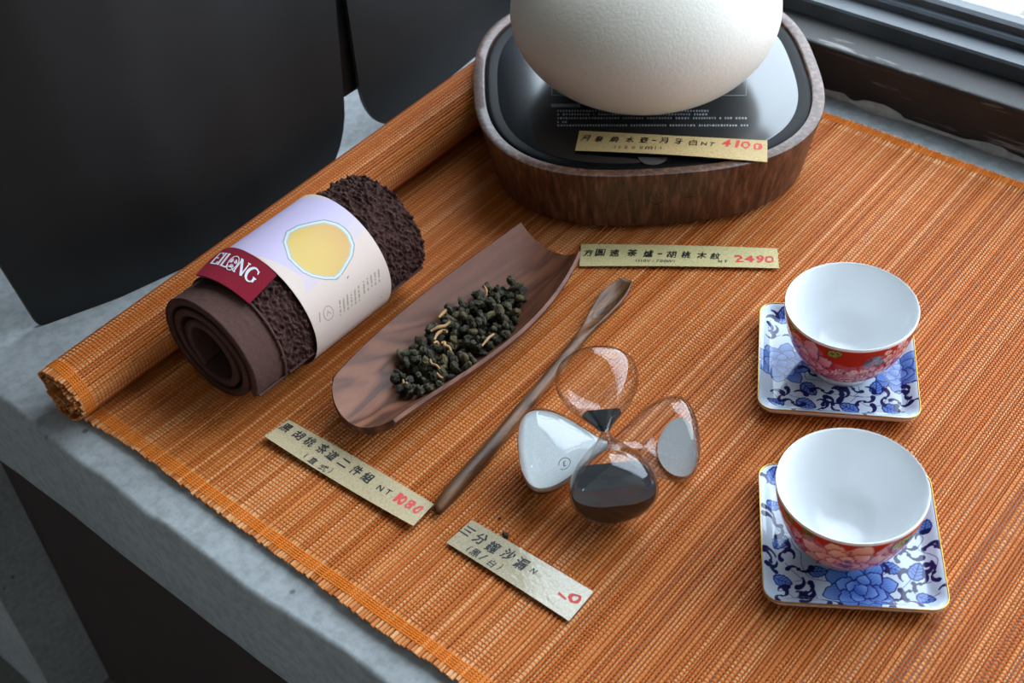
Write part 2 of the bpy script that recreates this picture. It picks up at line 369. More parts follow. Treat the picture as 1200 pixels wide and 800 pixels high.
def slat_faces(ns, n=6): return [tuple(f) for f in gridfaces(ns, n, wrapv=True).tolist()]+[tuple(range(n))[::-1], tuple(range((ns-1)*n, ns*n))]
widths = []
y = YR+.006; flat_slats = []
while y > -.06:
    w = random.choice((.0012, .0015, .0017, .0019, .0020, .0022, .0024)); g = random.choice((.0002, .0003, .0004, .0006)); y -= w/2
    flat_slats.append((y, w)); y -= w/2+g
roll_slats = []; phi = .35; rm = .0205
while phi < PI*6.4:
    w = random.uniform(.0015, .0022); rho = 1-.115*max(0, phi-PI*.3)/(2*PI)*1.35
    roll_slats.append((phi, w)); phi += (w+.00025)/(rm*rho)
stuffV, stuffF, stuffT = [], [], []
def add_slat(V, ns, single):
    F = slat_faces(ns)
    if single: obj('slat', V, F, M_SLAT, mat_root)
    else:
        b = len(stuffV); stuffV.extend(V); stuffF.append([tuple(i+b for i in f) for f in F]); stuffT.extend([random.random()]*len(V))
nsingle = 0
for y, w in flat_slats:
    jx = float(edge_in(y))+random.uniform(-.0006, .0006); x0 = MX0+jx; x1 = MX1+float(edge_in(y+3))*.5+random.uniform(-.0005, .0005)
    dz = random.uniform(-.00018, .00012); V = []
    xs = (x0, x0+.018, x0+.04, x0+.06, x1)
    for x in xs:
        z = float(zflat(x, y))+dz
        V += [(x, y+a, z+b) for a, b in slat_profile(w)]
    one = y > .03; nsingle += one; add_slat(V, len(xs), one)
for phi, w in roll_slats:
    V = []
    x0 = MX0-.0055*min(1, phi/1.2)+random.uniform(-.0007, .0007)+.0015*math.sin(phi*1.7); x1 = MX1-.004+random.uniform(-.001, .001)
    for x in (x0, x1):
        p = roll_pt(phi, x); q = roll_pt(phi+.02, x); t = (q-p)/np.linalg.norm(q-p); nrm = np.array([t[1], -t[0]])
        sc = rollr(x)/.0205
        V += [(x, p[0]+a*sc*t[0]+b*nrm[0], p[1]+a*sc*t[1]+b*nrm[1]) for a, b in slat_profile(w)]
    one = 1.35 < phi < 5.6 and nsingle < 300; nsingle += one; add_slat(V, 2, one)
me = bpy.data.meshes.new('inner_slats'); me.from_pydata(stuffV, [], [f for g in stuffF for f in g])
a = me.attributes.new('tone', 'FLOAT', 'POINT'); a.data.foreach_set('value', np.array(stuffT, np.float32))
link('inner_slats', me, M_SLAT_S, mat_root, kind='stuff', label='slats curled inside the roll and past its flat end')
# threads that bind the slats: woven ribbons that ride over each slat and dip between slats
def thread_path():
    """list of (kind, a, bumpsign): flat points carry y, roll points carry phi"""
    pts = []
    for y, w in reversed(flat_slats): pts += [('f', y-w*.5-.0001, 0), ('f', y-w*.25, 1), ('f', y+w*.25, 1)]
    for phi, w in roll_slats:
        if phi > 6.2: break
        d = w/2/rm; pts += [('r', phi-d-.003, 0), ('r', phi-d*.5, 1), ('r', phi+d*.5, 1)]
    return pts
TP = thread_path()
def threads(name, xs, width, mat, hgt, label):
    Vs, Fs = [], []; nb = 0; K = len(TP)
    fy = np.array([p[1] if p[0] == 'f' else 0 for p in TP]); isf = np.array([p[0] == 'f' for p in TP]); up = np.array([p[2] for p in TP], float)
    for x in xs:
        hh = up*hgt-(1-up)*.00035
        xx = x+np.where(isf, 0, -.005*np.minimum(1, np.array([p[1] if p[0] == 'r' else 0 for p in TP])/1.2))+vnoise(np.where(isf, fy, np.arange(K)*.001), np.full(K, x*7.3), .03, 31)*.00035
        Y = np.zeros(K); Z = np.zeros(K); NY = np.zeros(K); NZ = np.ones(K)
        Y[isf] = fy[isf]; Z[isf] = zflat(xx[isf], fy[isf])
        for i in np.nonzero(~isf)[0]:
            p = roll_pt(TP[i][1], x); q = roll_pt(TP[i][1]+.02, x); t = (q-p)/np.linalg.norm(q-p)
            Y[i], Z[i] = p; NY[i], NZ[i] = t[1], -t[0]
        row = []
        for off, dh in ((-width/2, -.00012), (0, 0), (width/2, -.00012)):
            row.append(np.stack([xx+off, Y+NY*(hh+dh), Z+NZ*(hh+dh)], -1))
        Vs.append(np.stack(row, 1).reshape(-1, 3)); Fs.append(gridfaces(K, 3)+nb); nb += K*3
    me = fastmesh(name, np.concatenate(Vs), np.concatenate(Fs))
    return link(name, me, mat, mat_root, True, kind='stuff', label=label)
threads('binding_thread', np.arange(MX0+.012, MX1-.012, .0022), .00062, M_THREAD, .00034, 'fine brown threads woven across the slats')
threads('edge_binding', np.r_[MX0+.0034+np.arange(5)*.0014, MX1-.0014-np.arange(5)*.0014], .00085, M_EDGE, .00032, 'bright orange thread border along both edges')

# ------------------------------------------------------------------ dark steel panels behind the roll
def panel(name, label, g, zs, xl, xr, thick):
    n = 36; rows = []
    for z in zs:
        a, b = xl(z), xr(z); x = np.linspace(a, b, n); rows.append(np.stack([x, g(x), np.full(n, z)], -1))
    A = np.array(rows); B = A+np.array([0, thick, 0]); m = len(zs)
    V = np.concatenate([A.reshape(-1, 3), B.reshape(-1, 3)]); F = gridfaces(m, n).tolist(); o_ = m*n
    F = [tuple(f)[::-1] for f in F]+[tuple(i+o_ for i in f) for f in F]
    ring = [j for j in range(n)]+[i*n+n-1 for i in range(1, m)]+[(m-1)*n+j for j in range(n-2, -1, -1)]+[i*n for i in range(m-2, 0, -1)]
    F += [(ring[k], ring[k]+o_, ring[(k+1) % len(ring)]+o_, ring[(k+1) % len(ring)]) for k in range(len(ring))]
    o = obj(name, V, F, M_PANEL, None, True, label=label, category='panel')
    bm = bmesh.new(); bm.from_mesh(o.data); bmesh.ops.recalc_face_normals(bm, faces=bm.faces[:]); bm.to_mesh(o.data); bm.free()
    o.data.set_sharp_from_angle(angle=.7); return o
ZS = np.r_[-.002+np.array([0, .0006, .002, .005, .01, .015, .02, .027, .035, .045, .06]), np.linspace(.08, .46, 10)]
def corner(z, r): q = np.clip((z+.002)/r, 0, 1); return r*.75*(1-np.sqrt(np.maximum(0, 1-(1-q)**2)))
panel('steel_panel', 'tall curved black steel panel with one rounded corner beside the rolled mat end',
      lambda x: np.interp(x, [.1, .2, .244, .29, .338, .40, .468, .6], [.69, .642, .617, .598, .5855, .579, .580, .59]), ZS,
      lambda z: .2435-.11*z+corner(z, .004), lambda z: .4785+.11*z-corner(z, .045), .003)
ZB = np.r_[ZS[ZS < .07], .08, .09, .10, .11, .118]
pb2 = panel('steel_panel', 'black steel panel with rounded corner standing behind the tea stove',
      lambda x: .584+.10*(x-.51), ZB, lambda z: .4995+.02*z+corner(z, .05), lambda z: .69-1.9*max(0, z-.05), .003)

ps = panel('joining_strip', 'narrow strip', lambda x: .5895+0*x, np.r_[.040, .0405, .042, .046, .052, .06, np.linspace(.07, .118, 4)], lambda z: .486+corner(z-.042, .008), lambda z: .525-corner(z-.042, .01), .002)
ps.parent = pb2; del ps['label'], ps['category']
# ------------------------------------------------------------------ tea stove and kettle
SX, SY, SYAW = .6169, .4292, -.8538
st_root = thing('tea_stove', 'rounded square electric tea stove with walnut grain shell and black glass top', 'stove', (SX, SY, 0))
def ring(a, z, n=120, e=2.74):
    th = np.linspace(0, 2*PI, n, endpoint=False); c, s = np.cos(th), np.sin(th)
    x = a*np.sign(c)*abs(c)**(2/e); y = a*np.sign(s)*abs(s)**(2/e); cy, sy = math.cos(SYAW), math.sin(SYAW)
    return np.stack([SX+x*cy-y*sy, SY+x*sy+y*cy, np.full(n, z)], -1)
def rings(name, spec, mat, parent, cap0=False, cap1=False, smooth=True, ang=.6):
    n = 120; V = np.array([ring(a, z) for a, z in spec]).reshape(-1, 3); F = [tuple(f) for f in gridfaces(len(spec), n, wrapv=True).tolist()]
    if cap0: F.append(tuple(range(n)))
    if cap1: F.append(tuple(range(len(V)-n, len(V)))[::-1])
    o = obj(name, V, F, mat, parent, smooth); bm = bmesh.new(); bm.from_mesh(o.data); bmesh.ops.recalc_face_normals(bm, faces=bm.faces[:]); bm.to_mesh(o.data); bm.free()
    o.data.set_sharp_from_angle(angle=ang); return o
shell = rings('shell', [(.098, .003), (.1035, .0032), (.1062, .0055), (.1085, .018), (.1115, .034), (.1138, .046), (.1146, .0490), (.1144, .0499), (.1136, .0502), (.1080, .0500), (.1072, .0494), (.1068, .0475), (.100, .044), (.06, .043)], M_VENEER, st_root, cap0=True, cap1=True)
M_TOPF = plain('matt_black_frame', (9, 9, 10), .5, .08)
rings('top_frame', [(.1069, .0462), (.1066, .0478), (.1055, .0486), (.1035, .0487), (.1000, .0481), (.0985, .0478), (.0985, .046)], M_TOPF, st_root)
rings('glass_top', [(.0983, .0462), (.0983, .0478), (.0975, .0481), (.06, .0481), (.02, .0481)], M_BLACKGLASS, st_root, cap1=True, cap0=True)
rings('foot_plate', [(.094, 0), (.094, .003), (.07, .003)], M_BLACK, st_root, cap0=True, cap1=True)
M_WPRINT = plain('white_print', (190, 196, 204), .5); M_GPRINT = plain('grey_print', (120, 124, 130), .5); M_DPRINT = plain('dark_print', (34, 22, 17), .4)
M_INK = plain('black_ink', (22, 21, 24), .5); M_RED = plain('red_ink', (206, 58, 48), .5)
ZG = .04825
def quadmark(V, F, P):
    b = len(V); V += [tuple(p) for p in P]; F.append((b, b+1, b+2, b+3))
def flat_marks(name, rects, mat, parent, z):
    """rects: pixel-space corner pairs laid on the plane z"""
    V, F = [], []
    for (x0, y0, x1, y1) in rects: quadmark(V, F, [atz(x0, y1, z), atz(x1, y1, z), atz(x1, y0, z), atz(x0, y0, z)])
    return obj(name, V, F, mat, parent, kind='stuff')
rects = []; r2 = random.Random(3)
for y, xs in ((130, [(653, 832)]), (134, [(653, 828)]), (138.5, [(653, 878)]), (143, [(653, 665)]), (147, [(653, 878)])):
    for a, b in xs:
        x = a
        while x < b:
            w = r2.uniform(1.6, 2.6)
            for q in range(2): rects.append((x, y-1.1+q*1.15, x+w, y-1.1+q*1.15+r2.uniform(.5, .8)))
            rects.append((x+w*.4, y-1.2, x+w*.62, y+1.2)); x += w+.7+(3 if r2.random() < .08 else 0)+.5
flat_marks('printed_notes', rects, M_WPRINT, st_root, ZG).data
flat_marks('printed_heading', [(646, 121.5, 680, 125.5)], M_GPRINT, st_root, ZG)
fr = []
for (x0, y0, x1, y1) in ((646, 98, 647, 112), (646, 111.4, 875, 112.2), (874.2, 92, 875, 112)): fr.append((x0, y0, x1, y1))
flat_marks('printed_frame', fr, M_GPRINT, st_root, ZG)
from mathutils.bvhtree import BVHTree
def on_mesh(o, px, py, bvh={}):
    if o.name not in bvh: bvh[o.name] = BVHTree.FromPolygons([v.co.copy() for v in o.data.vertices], [tuple(p.vertices) for p in o.data.polygons])
    h, nrm, _, _ = bvh[o.name].ray_cast(Vector((0, 0, H)), Vector(ray(px, py)).normalized()); d = Vector(ray(px, py)).normalized()
    return h+(nrm if nrm.dot(d) < 0 else -nrm)*.00015
def symbol(name, strokes):
    V, F = [], []
    for pts, w in strokes:
        P = np.array(pts, float); T = np.gradient(P, axis=0); T /= np.linalg.norm(T, axis=1)[:, None]; N = np.c_[-T[:, 1], T[:, 0]]*w/2; b = len(V)
        for p, n in zip(P, N): V += [on_mesh(shell, *(p+n)), on_mesh(shell, *(p-n))]
        F += [(b+2*i, b+2*i+1, b+2*i+3, b+2*i+2) for i in range(len(P)-1)]
    obj(name, V, F, M_DPRINT, st_root)
arc = [(769+9*math.sin(a), 232-7*math.cos(a)) for a in np.linspace(.5, 2*PI-.5, 24)]
symbol('power_symbol', [(arc, 1.2), ([(769, 224), (769, 227), (769, 231)], 1.2)])
symbol('minus_symbol', [([(731, 234), (735, 234), (740, 234)], 1.2)])
symbol('plus_symbol', [([(803, 231), (808, 230.6), (813, 230)], 1.2), ([(808, 226), (808, 230), (808, 234)], 1.2)])
t = np.linspace(0, PI, 15)
pts = [atz(765+17*math.cos(q), 184+9*math.sin(q), .0488) for q in t]
obj('sensor_tab', pts, [tuple(range(15))[::-1]], plain('smoky_tape', (74, 70, 66), .35), st_root)

def text_mesh(body):
    c = bpy.data.curves.new('glyph', 'FONT'); c.body = body; c.resolution_u = 3
    o = bpy.data.objects.new('glyph', c); me = bpy.data.meshes.new_from_object(o); bpy.data.objects.remove(o); bpy.data.curves.remove(c)
    V = np.array([v.co[:] for v in me.vertices]) if len(me.vertices) else np.zeros((0, 3)); F = [tuple(p.vertices) for p in me.polygons]
    bpy.data.meshes.remove(me); return V, F
kt = thing('kettle', 'round cream ceramic water kettle on the tea stove', 'kettle', (SX, SY, .0482))
def kettle_mat():
    m = NT('cream_glaze'); v = m.coords(); n = m.noise(v, 520, 2, .5)
    c = m.ramp(m.noise(v, 900, 3, .7), [(.3, L4(220, 210, 196)), (.7, L4(232, 224, 212))]); m.bump(n, .25, .0007)
    return m.set(c, .55, .4)
M_KETTLE = kettle_mat()
KC = .0985; KR = .0868; KB = .0585
prof = [(0, .0483), (.040, .0483), (.0455, .0486)]
for a in np.linspace(-1.0, 1.12, 40): prof.append((KR*math.cos(a), KC+KB*math.sin(a)))
prof += [(.036, KC+KB*.905), (.035, KC+KB*.90), (0, KC+KB*.90)]
lathe('body', prof, 120, M_KETTLE, kt, (SX, SY, 0))
lid = lathe('lid', [(0, .1545), (.0345, .1545), (.0355, .1560), (.034, .1580), (.02, .1625), (.008, .1645), (0, .165)], 64, M_KETTLE, kt, (SX, SY, 0))
lathe('lid_knob', [(0, .1655), (.006, .1655), (.0055, .169), (.009, .173), (.010, .177), (.0075, .1805), (0, .182)], 32, M_KETTLE, lid, (SX, SY, 0))
rt = np.array([CM[0][0], CM[0][1], 0]); rt /= np.linalg.norm(rt)
sp = [np.array([SX, SY, 0])+rt*d+np.array([0, 0, z]) for d, z in ((.070, .118), (.080, .121), (.092, .128), (.102, .138), (.110, .150))]
tube('spout', sp, [.019, .016, .0125, .0105, .0095], M_KETTLE, kt, 24)
hp = [np.array([SX, SY, 0])+rt*(.078*math.cos(a))+np.array([0, 0, .116+.118*math.sin(a)]) for a in np.linspace(.12, PI-.12, 24)]
tube('handle', hp, .0055, plain('rattan', (120, 80, 48), .6), kt, 14)

# ------------------------------------------------------------------ price tags
def tag_mat(name, c, gloss=None):
    m = NT(name); v = m.coords(); col = m.ramp(m.noise(v, 900, 3, .6), [(.3, L4(*[int(k*.86) for k in c])), (.6, L4(*c))])
    spk = m.ramp(m.noise(v, 1500, 1), [(.70, (1, 1, 1, 1)), (.76, (.55, .5, .45, 1))]); col = m.mix(.6, col, spk, 'MULTIPLY')
    if gloss:
        m.bump(m.noise(m.coords((200, 120, 1)), 1, 5), .135, .0011); return m.set(col, .10, .9)
    return m.set(col, .6, .35)
def price_tag(label, corners, z, mat, chars, lines, curl=lambda u, v: 0., cat='price tag', th=.00035):
    """corners: pixel corners of the card: top-left, bottom-left, bottom-right, top-right, on height z"""
    P = [atz(*c, z) for c in corners]
    at2 = lambda u, v: (1-u)*((1-v)*P[1]+v*P[0])+u*((1-v)*P[2]+v*P[3])      # v = 1 on the top edge
    def at(u, v):
        p = at2(u, v); p = p.copy(); p[2] += curl(u, v); return p
    root = thing('price_tag', label, cat, tuple(at2(.5, .5)), group='handwritten price tags')
    n, m = 21, 4; T = np.array([[at(i/(n-1), j/(m-1)) for j in range(m)] for i in range(n)]); B = T-np.array([0, 0, th])
    V = np.concatenate([T.reshape(-1, 3), B.reshape(-1, 3)]); F = gridfaces(n, m).tolist(); o_ = n*m
    F = [tuple(f) for f in F]+[tuple(i+o_ for i in f)[::-1] for f in F]
    rg = [j for j in range(m)]+[i*m+m-1 for i in range(1, n)]+[(n-1)*m+j for j in range(m-2, -1, -1)]+[i*m for i in range(n-2, 0, -1)]
    F += [(rg[k], rg[(k+1) % len(rg)], rg[(k+1) % len(rg)]+o_, rg[k]+o_) for k in range(len(rg))]
    card = obj('card', V, F, mat, root); bm = bmesh.new(); bm.from_mesh(card.data); bmesh.ops.recalc_face_normals(bm, faces=bm.faces[:]); bm.to_mesh(card.data); bm.free()
    U = P[2]-P[1]; LU = np.linalg.norm(U); W = P[0]-P[1]; LW = np.linalg.norm(W)
    def inv(px, py):
        q = atz(px, py, z); a = np.array([[U[0], W[0]], [U[1], W[1]]]); return np.linalg.solve(a, (q-P[1])[:2])
    rr = random.Random(len(label))
    for body, px, py, hmm, wmm, ink, bold in chars:
        G, GF = text_mesh(body)
        if not GF: continue
        lo, hi = G.min(0), G.max(0); c = (lo+hi)/2; s = hmm/1000/max(hi[1]-lo[1], .35); sx = wmm/1000/max(hi[0]-lo[0], .12) if wmm else s
        if body == '-': s, sx = .0011/max(hi[1]-lo[1], .05), .0024/(hi[0]-lo[0])
        elif body in '一二三': s = sx
        elif body == '1' and wmm: sx = .0016/(hi[0]-lo[0])
        u0, v0 = inv(px, py); ang = rr.uniform(-.08, .08); sl = .14
        x = (G[:, 0]-c[0])*sx; yv = (G[:, 1]-c[1])*s; x = x+yv*sl
        x += vnoise(G[:, 0]*3+px, G[:, 1]*3, .35, 5)*.00022*bold; yv = yv+vnoise(G[:, 0]*3, G[:, 1]*3+px, .35, 6)*.00022*bold
        X = x*math.cos(ang)-yv*math.sin(ang); Y = x*math.sin(ang)+yv*math.cos(ang)
        vv = []
        passes = [(0, 0)] if not bold else [(0, 0), (bold*.00016, 0), (0, bold*.00014), (bold*.00016, bold*.00014)]
        FF = []; 
        for k, (dx, dy) in enumerate(passes):
            for a, b in zip(X+dx, Y+dy):
                p = at(u0+a/LU, v0+b/LW); vv.append((p[0], p[1], p[2]+.00008+k*.000006))
            FF += [tuple(i+k*len(G) for i in f) for f in GF]
        obj('numeral' if body.isdigit() else 'character', vv, FF, {'k': M_INK, 'r': M_RED}[ink], root)
    return root
def row(s, xs, ys, h, w, ink='k', bold=1): return [(ch, x, y, h, w, ink, bold) for ch, x, y in zip(s, xs, ys)]
def cropf(ox, oy, k): return lambda cx, cy: (ox+cx/k, oy+cy/k)
def rowc(f, s, cs, h, w, ink='k', bold=1): return [(ch, *f(*c), h, w, ink, bold) for ch, c in zip(s, cs)]
K1 = tag_mat('kraft_card', (190, 170, 132)); K2 = tag_mat('kraft_card_yellow', (206, 190, 136)); K3 = tag_mat('taped_kraft_card', (186, 170, 140), True)
f1 = cropf(300, 480, 5.333)
price_tag('kraft price tag reading 1080 in red beside the walnut dish', [(338.5, 491.5), (311, 515.5), (485, 620.5), (508.5, 590.5)], .0012, K1,
    rowc(f1, '黑胡桃茶道二件組', [(190, 120), (270, 168), (340, 210), (420, 255), (482, 300), (555, 345), (635, 393), (705, 438)], 6.4, 6.0, 'k', 1.8)
    + rowc(f1, 'NT.', [(785, 505), (835, 530), (855, 562)], 3.6, None) [:2] + [('.', *f1(856, 563), .6, .6, 'k', 1)]
    + rowc(f1, '1080', [(893, 562), (922, 583), (970, 610), (1022, 640)], 6.0, 3.7, 'r', 3)
    + [('(', *f1(315, 300), 3.8, 1.0, 'k', 1), ('直', *f1(360, 330), 4.2, 4.6, 'k', 1), ('式', *f1(425, 373), 4.2, 4.8, 'k', 1), (')', *f1(470, 392), 3.8, 1.0, 'k', 1)], None,
    curl=lambda u, v: .0012*(1-v)+.002*(2*u-1)**2*(1-v)+.0012*math.sin(u*PI)*v)
f2 = cropf(510, 600, 5.715)
tg2 = price_tag('kraft price tag under glossy clear tape in front of the sand timers', [(553, 609.5), (523, 636), (667, 728), (695.5, 693.5)], .0015, K3,
    rowc(f2, '三分鐘沙漏', [(215, 130), (303, 185), (388, 245), (490, 298), (575, 360)], 6.8, 6.2, 'k', 1.8)
    + [('(', *f2(225, 250), 4.2, 1.1, 'k', 1), ('黑', *f2(268, 278), 4.6, 4.8, 'k', 1), ('/', *f2(322, 310), 4.2, 2.2, 'k', 1), ('白', *f2(380, 352), 4.4, 3.4, 'k', 1), (')', *f2(432, 380), 4.2, 1.1, 'k', 1)]
    + [('N', *f2(660, 412), 3.0, 2.8, 'k', 1), ('一', *f2(850, 580), .8, 5.0, 'r', 3), ('0', *f2(935, 598), 4.4, 6.0, 'r', 3)], None,
    curl=lambda u, v: .0004+.0005*math.sin(u*PI))
f3 = cropf(670, 280, 4.8)
price_tag('pale yellow price tag reading 2490 in red below the tea stove', [(681, 285.8), (679, 312.5), (913, 315), (911, 291)], .0012, K2,
    rowc(f3, '方圓速茶爐-胡桃木紋', [(92, 80), (160, 80), (240, 82), (340, 82), (430, 88), (495, 88), (560, 90), (642, 92), (730, 95), (808, 98)], 7.0, 5.6, 'k', 1.8)
    + rowc(f3, '(110V/700W)', [(363, 128), (377, 128), (391, 129), (410, 129), (433, 130), (457, 130), (482, 131), (503, 131), (524, 132), (549, 132), (575, 133)], 2.6, None, 'k', .6)
    + rowc(f3, 'NT', [(832, 131), (865, 131)], 2.4, None) + rowc(f3, '2490', [(937, 112), (995, 112), (1055, 112), (1108, 112)], 7.2, 5.0, 'r', 3), None, curl=lambda u, v: .0008*math.sin(u*PI)+.0006*(1-v))
f4 = cropf(670, 150, 5)
price_tag('kraft price tag reading 4100 in red on the black stove glass', [(679, 154), (674, 177), (899, 192.6), (899, 167.4)], .0494, tag_mat('kraft_card_warm', (206, 176, 122)),
    rowc(f4, '月泉燒水壺-月牙白', [(80, 65), (160, 72), (250, 76), (340, 80), (425, 82), (482, 87), (540, 87), (625, 94), (712, 102)], 6.2, 4.9, 'k', 1.8)
    + rowc(f4, 'NT', [(775, 108), (822, 112)], 3.6, None) + rowc(f4, '4100', [(905, 106), (965, 112), (1020, 118), (1088, 128)], 7.0, 5.0, 'r', 3)
    + rowc(f4, '(1200ml)', [(255, 122), (280, 124), (318, 126), (362, 128), (408, 130), (452, 132), (490, 133), (520, 134)], 3.0, None, 'k', .8), None,
    curl=lambda u, v: .0006+.0012*math.sin(u*PI)*(1-v)+.0012*u)

# ------------------------------------------------------------------ coasters and cups
M_GLAZE = painted('painted_porcelain', .08, .4); M_GOLD = NT('gold_rim').set(L4(176, 142, 74), .3, .5, 1.0)
M_UNDER = plain('unglazed_porcelain', (206, 204, 198), .5); M_WHITE = NT('white_porcelain').set(L4(234, 236, 238), .12, .5)
def coaster(label, C, yaw, deco):
    a = .0425; N = 321; root = thing('coaster', label, 'coaster', (C[0], C[1], 0), group='blue flowered porcelain coasters')
    g = np.linspace(-1, 1, N); I, J = np.meshgrid(g, g, indexing='ij')
    def rsq(I, J, a, rc):
        s = np.maximum(abs(I), abs(J)); h = a*s; r = rc*s; X = I*a; Y = J*a
        big = abs(I) >= abs(J); lo = np.where(big, abs(J), abs(I))*a; cn = lo > h-r
        tt = np.where(cn, (lo-(h-r))/np.maximum(r, 1e-9), 0)*PI/4
        M_ = np.where(cn, h-r+r*np.cos(tt), h); m_ = np.where(cn, h-r+r*np.sin(tt), lo)
        return np.where(big, M_, m_)*np.sign(I), np.where(big, m_, M_)*np.sign(J), s
    X, Y, s = rsq(I, J, a, .0085)
    z = .0036+.0052*sstep(.80, 1.0, s)
    cy, sy = math.cos(yaw), math.sin(yaw); tw = lambda X, Y, z: np.stack([C[0]+X*cy-Y*sy, C[1]+X*sy+Y*cy, z], -1)
    me = fastmesh('plate', tw(X, Y, z), gridfaces(N, N))
    cv = Canvas(X*1000, Y*1000, (184, 197, 212))
    def loc(px, py):
        p = atz(px, py, .004); d = p[:2]-np.array(C); return ((d[0]*cy+d[1]*sy)*1000, (-d[0]*sy+d[1]*cy)*1000)
    deco(cv, loc); setcol(me, cv.C); link('plate', me, M_GLAZE, root, True)
    # outer wall and foot, walked around the rounded square
    n = 30; t = np.linspace(-1, 1, n, endpoint=False)
    bi = np.r_[np.ones(n), -t, -np.ones(n), t]; bj = np.r_[t, np.ones(n), -t, -np.ones(n)]
    spec = [(1.0, .0088), (1.008, .0086), (1.006, .0076), (.97, .0045), (.90, .0016), (.86, .0), (.80, 0.)]
    R = []
    for k, zz in spec:
        x, y, _ = rsq(bi, bj, a*k, .0085*k); R.append(tw(x, y, np.full(len(x), zz)))
    V = np.array(R).reshape(-1, 3); m = len(bi); F = [tuple(f) for f in gridfaces(len(spec), m, wrapv=True).tolist()]+[tuple(range(len(V)-m, len(V)))]
    o = obj('underside', V, F, M_UNDER, root, True); bm = bmesh.new(); bm.from_mesh(o.data); bmesh.ops.recalc_face_normals(bm, faces=bm.faces[:]); bm.to_mesh(o.data); bm.free()
    spec = [(.992, .00875), (.996, .0092), (1.004, .0093), (1.010, .0089), (1.008, .0084)]
    R = []
    for k, zz in spec:
        x, y, _ = rsq(bi, bj, a*k, .0085*k); R.append(tw(x, y, np.full(len(x), zz)))
    obj('gold_rim', np.array(R).reshape(-1, 3), [tuple(f) for f in gridfaces(len(spec), m, wrapv=True).tolist()], M_GOLD, root, True)
    return root
def deco_single(cv, loc):
    k = 5.4545; P = lambda x, y: loc(890+x/k, 600+y/k); q = 3.335; Q = lambda x, y: loc(870+x/q, 490+y/q)
    for pts in ([P(200, 165), P(225, 220), P(265, 260), P(270, 330), P(320, 410), P(440, 440)], [P(165, 320), P(200, 360), P(280, 430), P(350, 490), P(370, 560)], [P(630, 370), P(625, 400), P(600, 420)], [P(820, 300), P(830, 360), P(780, 405)],
                [P(1010, 130), P(1045, 170), P(1015, 230), P(1080, 275), P(1130, 330), P(1120, 390)], [P(890, 490), P(930, 470), P(970, 420), P(965, 380)], [P(1100, 450), P(1000, 460), P(990, 510), P(1060, 550), P(1150, 540)],
                [P(210, 440), P(290, 430)], [P(95, 60), P(120, 110), P(180, 130)], [P(120, 510), P(160, 500), P(220, 545)]): vine(cv, pts)
    peony(cv, P(648, 490), 17.5, .25)
    for (x, y, a, l) in ((130, 190, -2.2, 11), (150, 437, -.3, 10), (375, 375, .1, 10), (850, 358, -.3, 10.5), (1005, 375, 1.2, 12), (1065, 555, -.4, 9.5), (1055, 105, 1.3, 9)): leaf(cv, P(x, y), a, l)
    for (x, y, a, l) in ((105, 290, 1.8, 7), (110, 310, -1.4, 7), (215, 295, 1.0, 6.5), (270, 410, -.9, 7), (320, 470, -.6, 7), (120, 505, 1.6, 6), (230, 505, .3, 7), (320, 545, -1.2, 7), (390, 570, .1, 6), (205, 545, -.5, 6),
                         (930, 215, 2.2, 8), (955, 270, -1.2, 8.5), (1000, 170, 1.6, 7), (1060, 230, .8, 7), (1090, 320, -1, 7), (920, 440, 2.4, 7), (1030, 455, .1, 8), (960, 500, 3.4, 8), (960, 570, .3, 6.5), (1140, 520, 1.0, 6.5), (90, 40, 1.4, 9), (130, 90, -.8, 7), (760, 325, .2, 6), (365, 320, .6, 6), (160, 250, .4, 8.5), (70, 330, 1.2, 8.5), (250, 360, -.8, 8.5), (300, 510, .2, 8.5), (140, 545, .3, 8.5), (450, 590, .1, 7), (1110, 400, 1.0, 8.5), (1120, 250, -1, 8.5), (880, 560, .2, 8.5), (780, 580, .1, 7), (900, 260, .4, 8.5)): swirl(cv, P(x, y), a, l) if l >= 8 else comma(cv, P(x, y), a, l*1.15, curl=1 if int(x) % 2 else -1)
    for (x, y, a, l) in ((125, 340, .4, 9), (120, 235, 1.2, 10)): leaf(cv, Q(x, y), a, l)
    comma(cv, Q(95, 265), 1.2, 6); comma(cv, Q(130, 410), 1.7, 8); swirl(cv, Q(690, 300), .5, 8); leaf(cv, Q(600, 150), .6, 9)
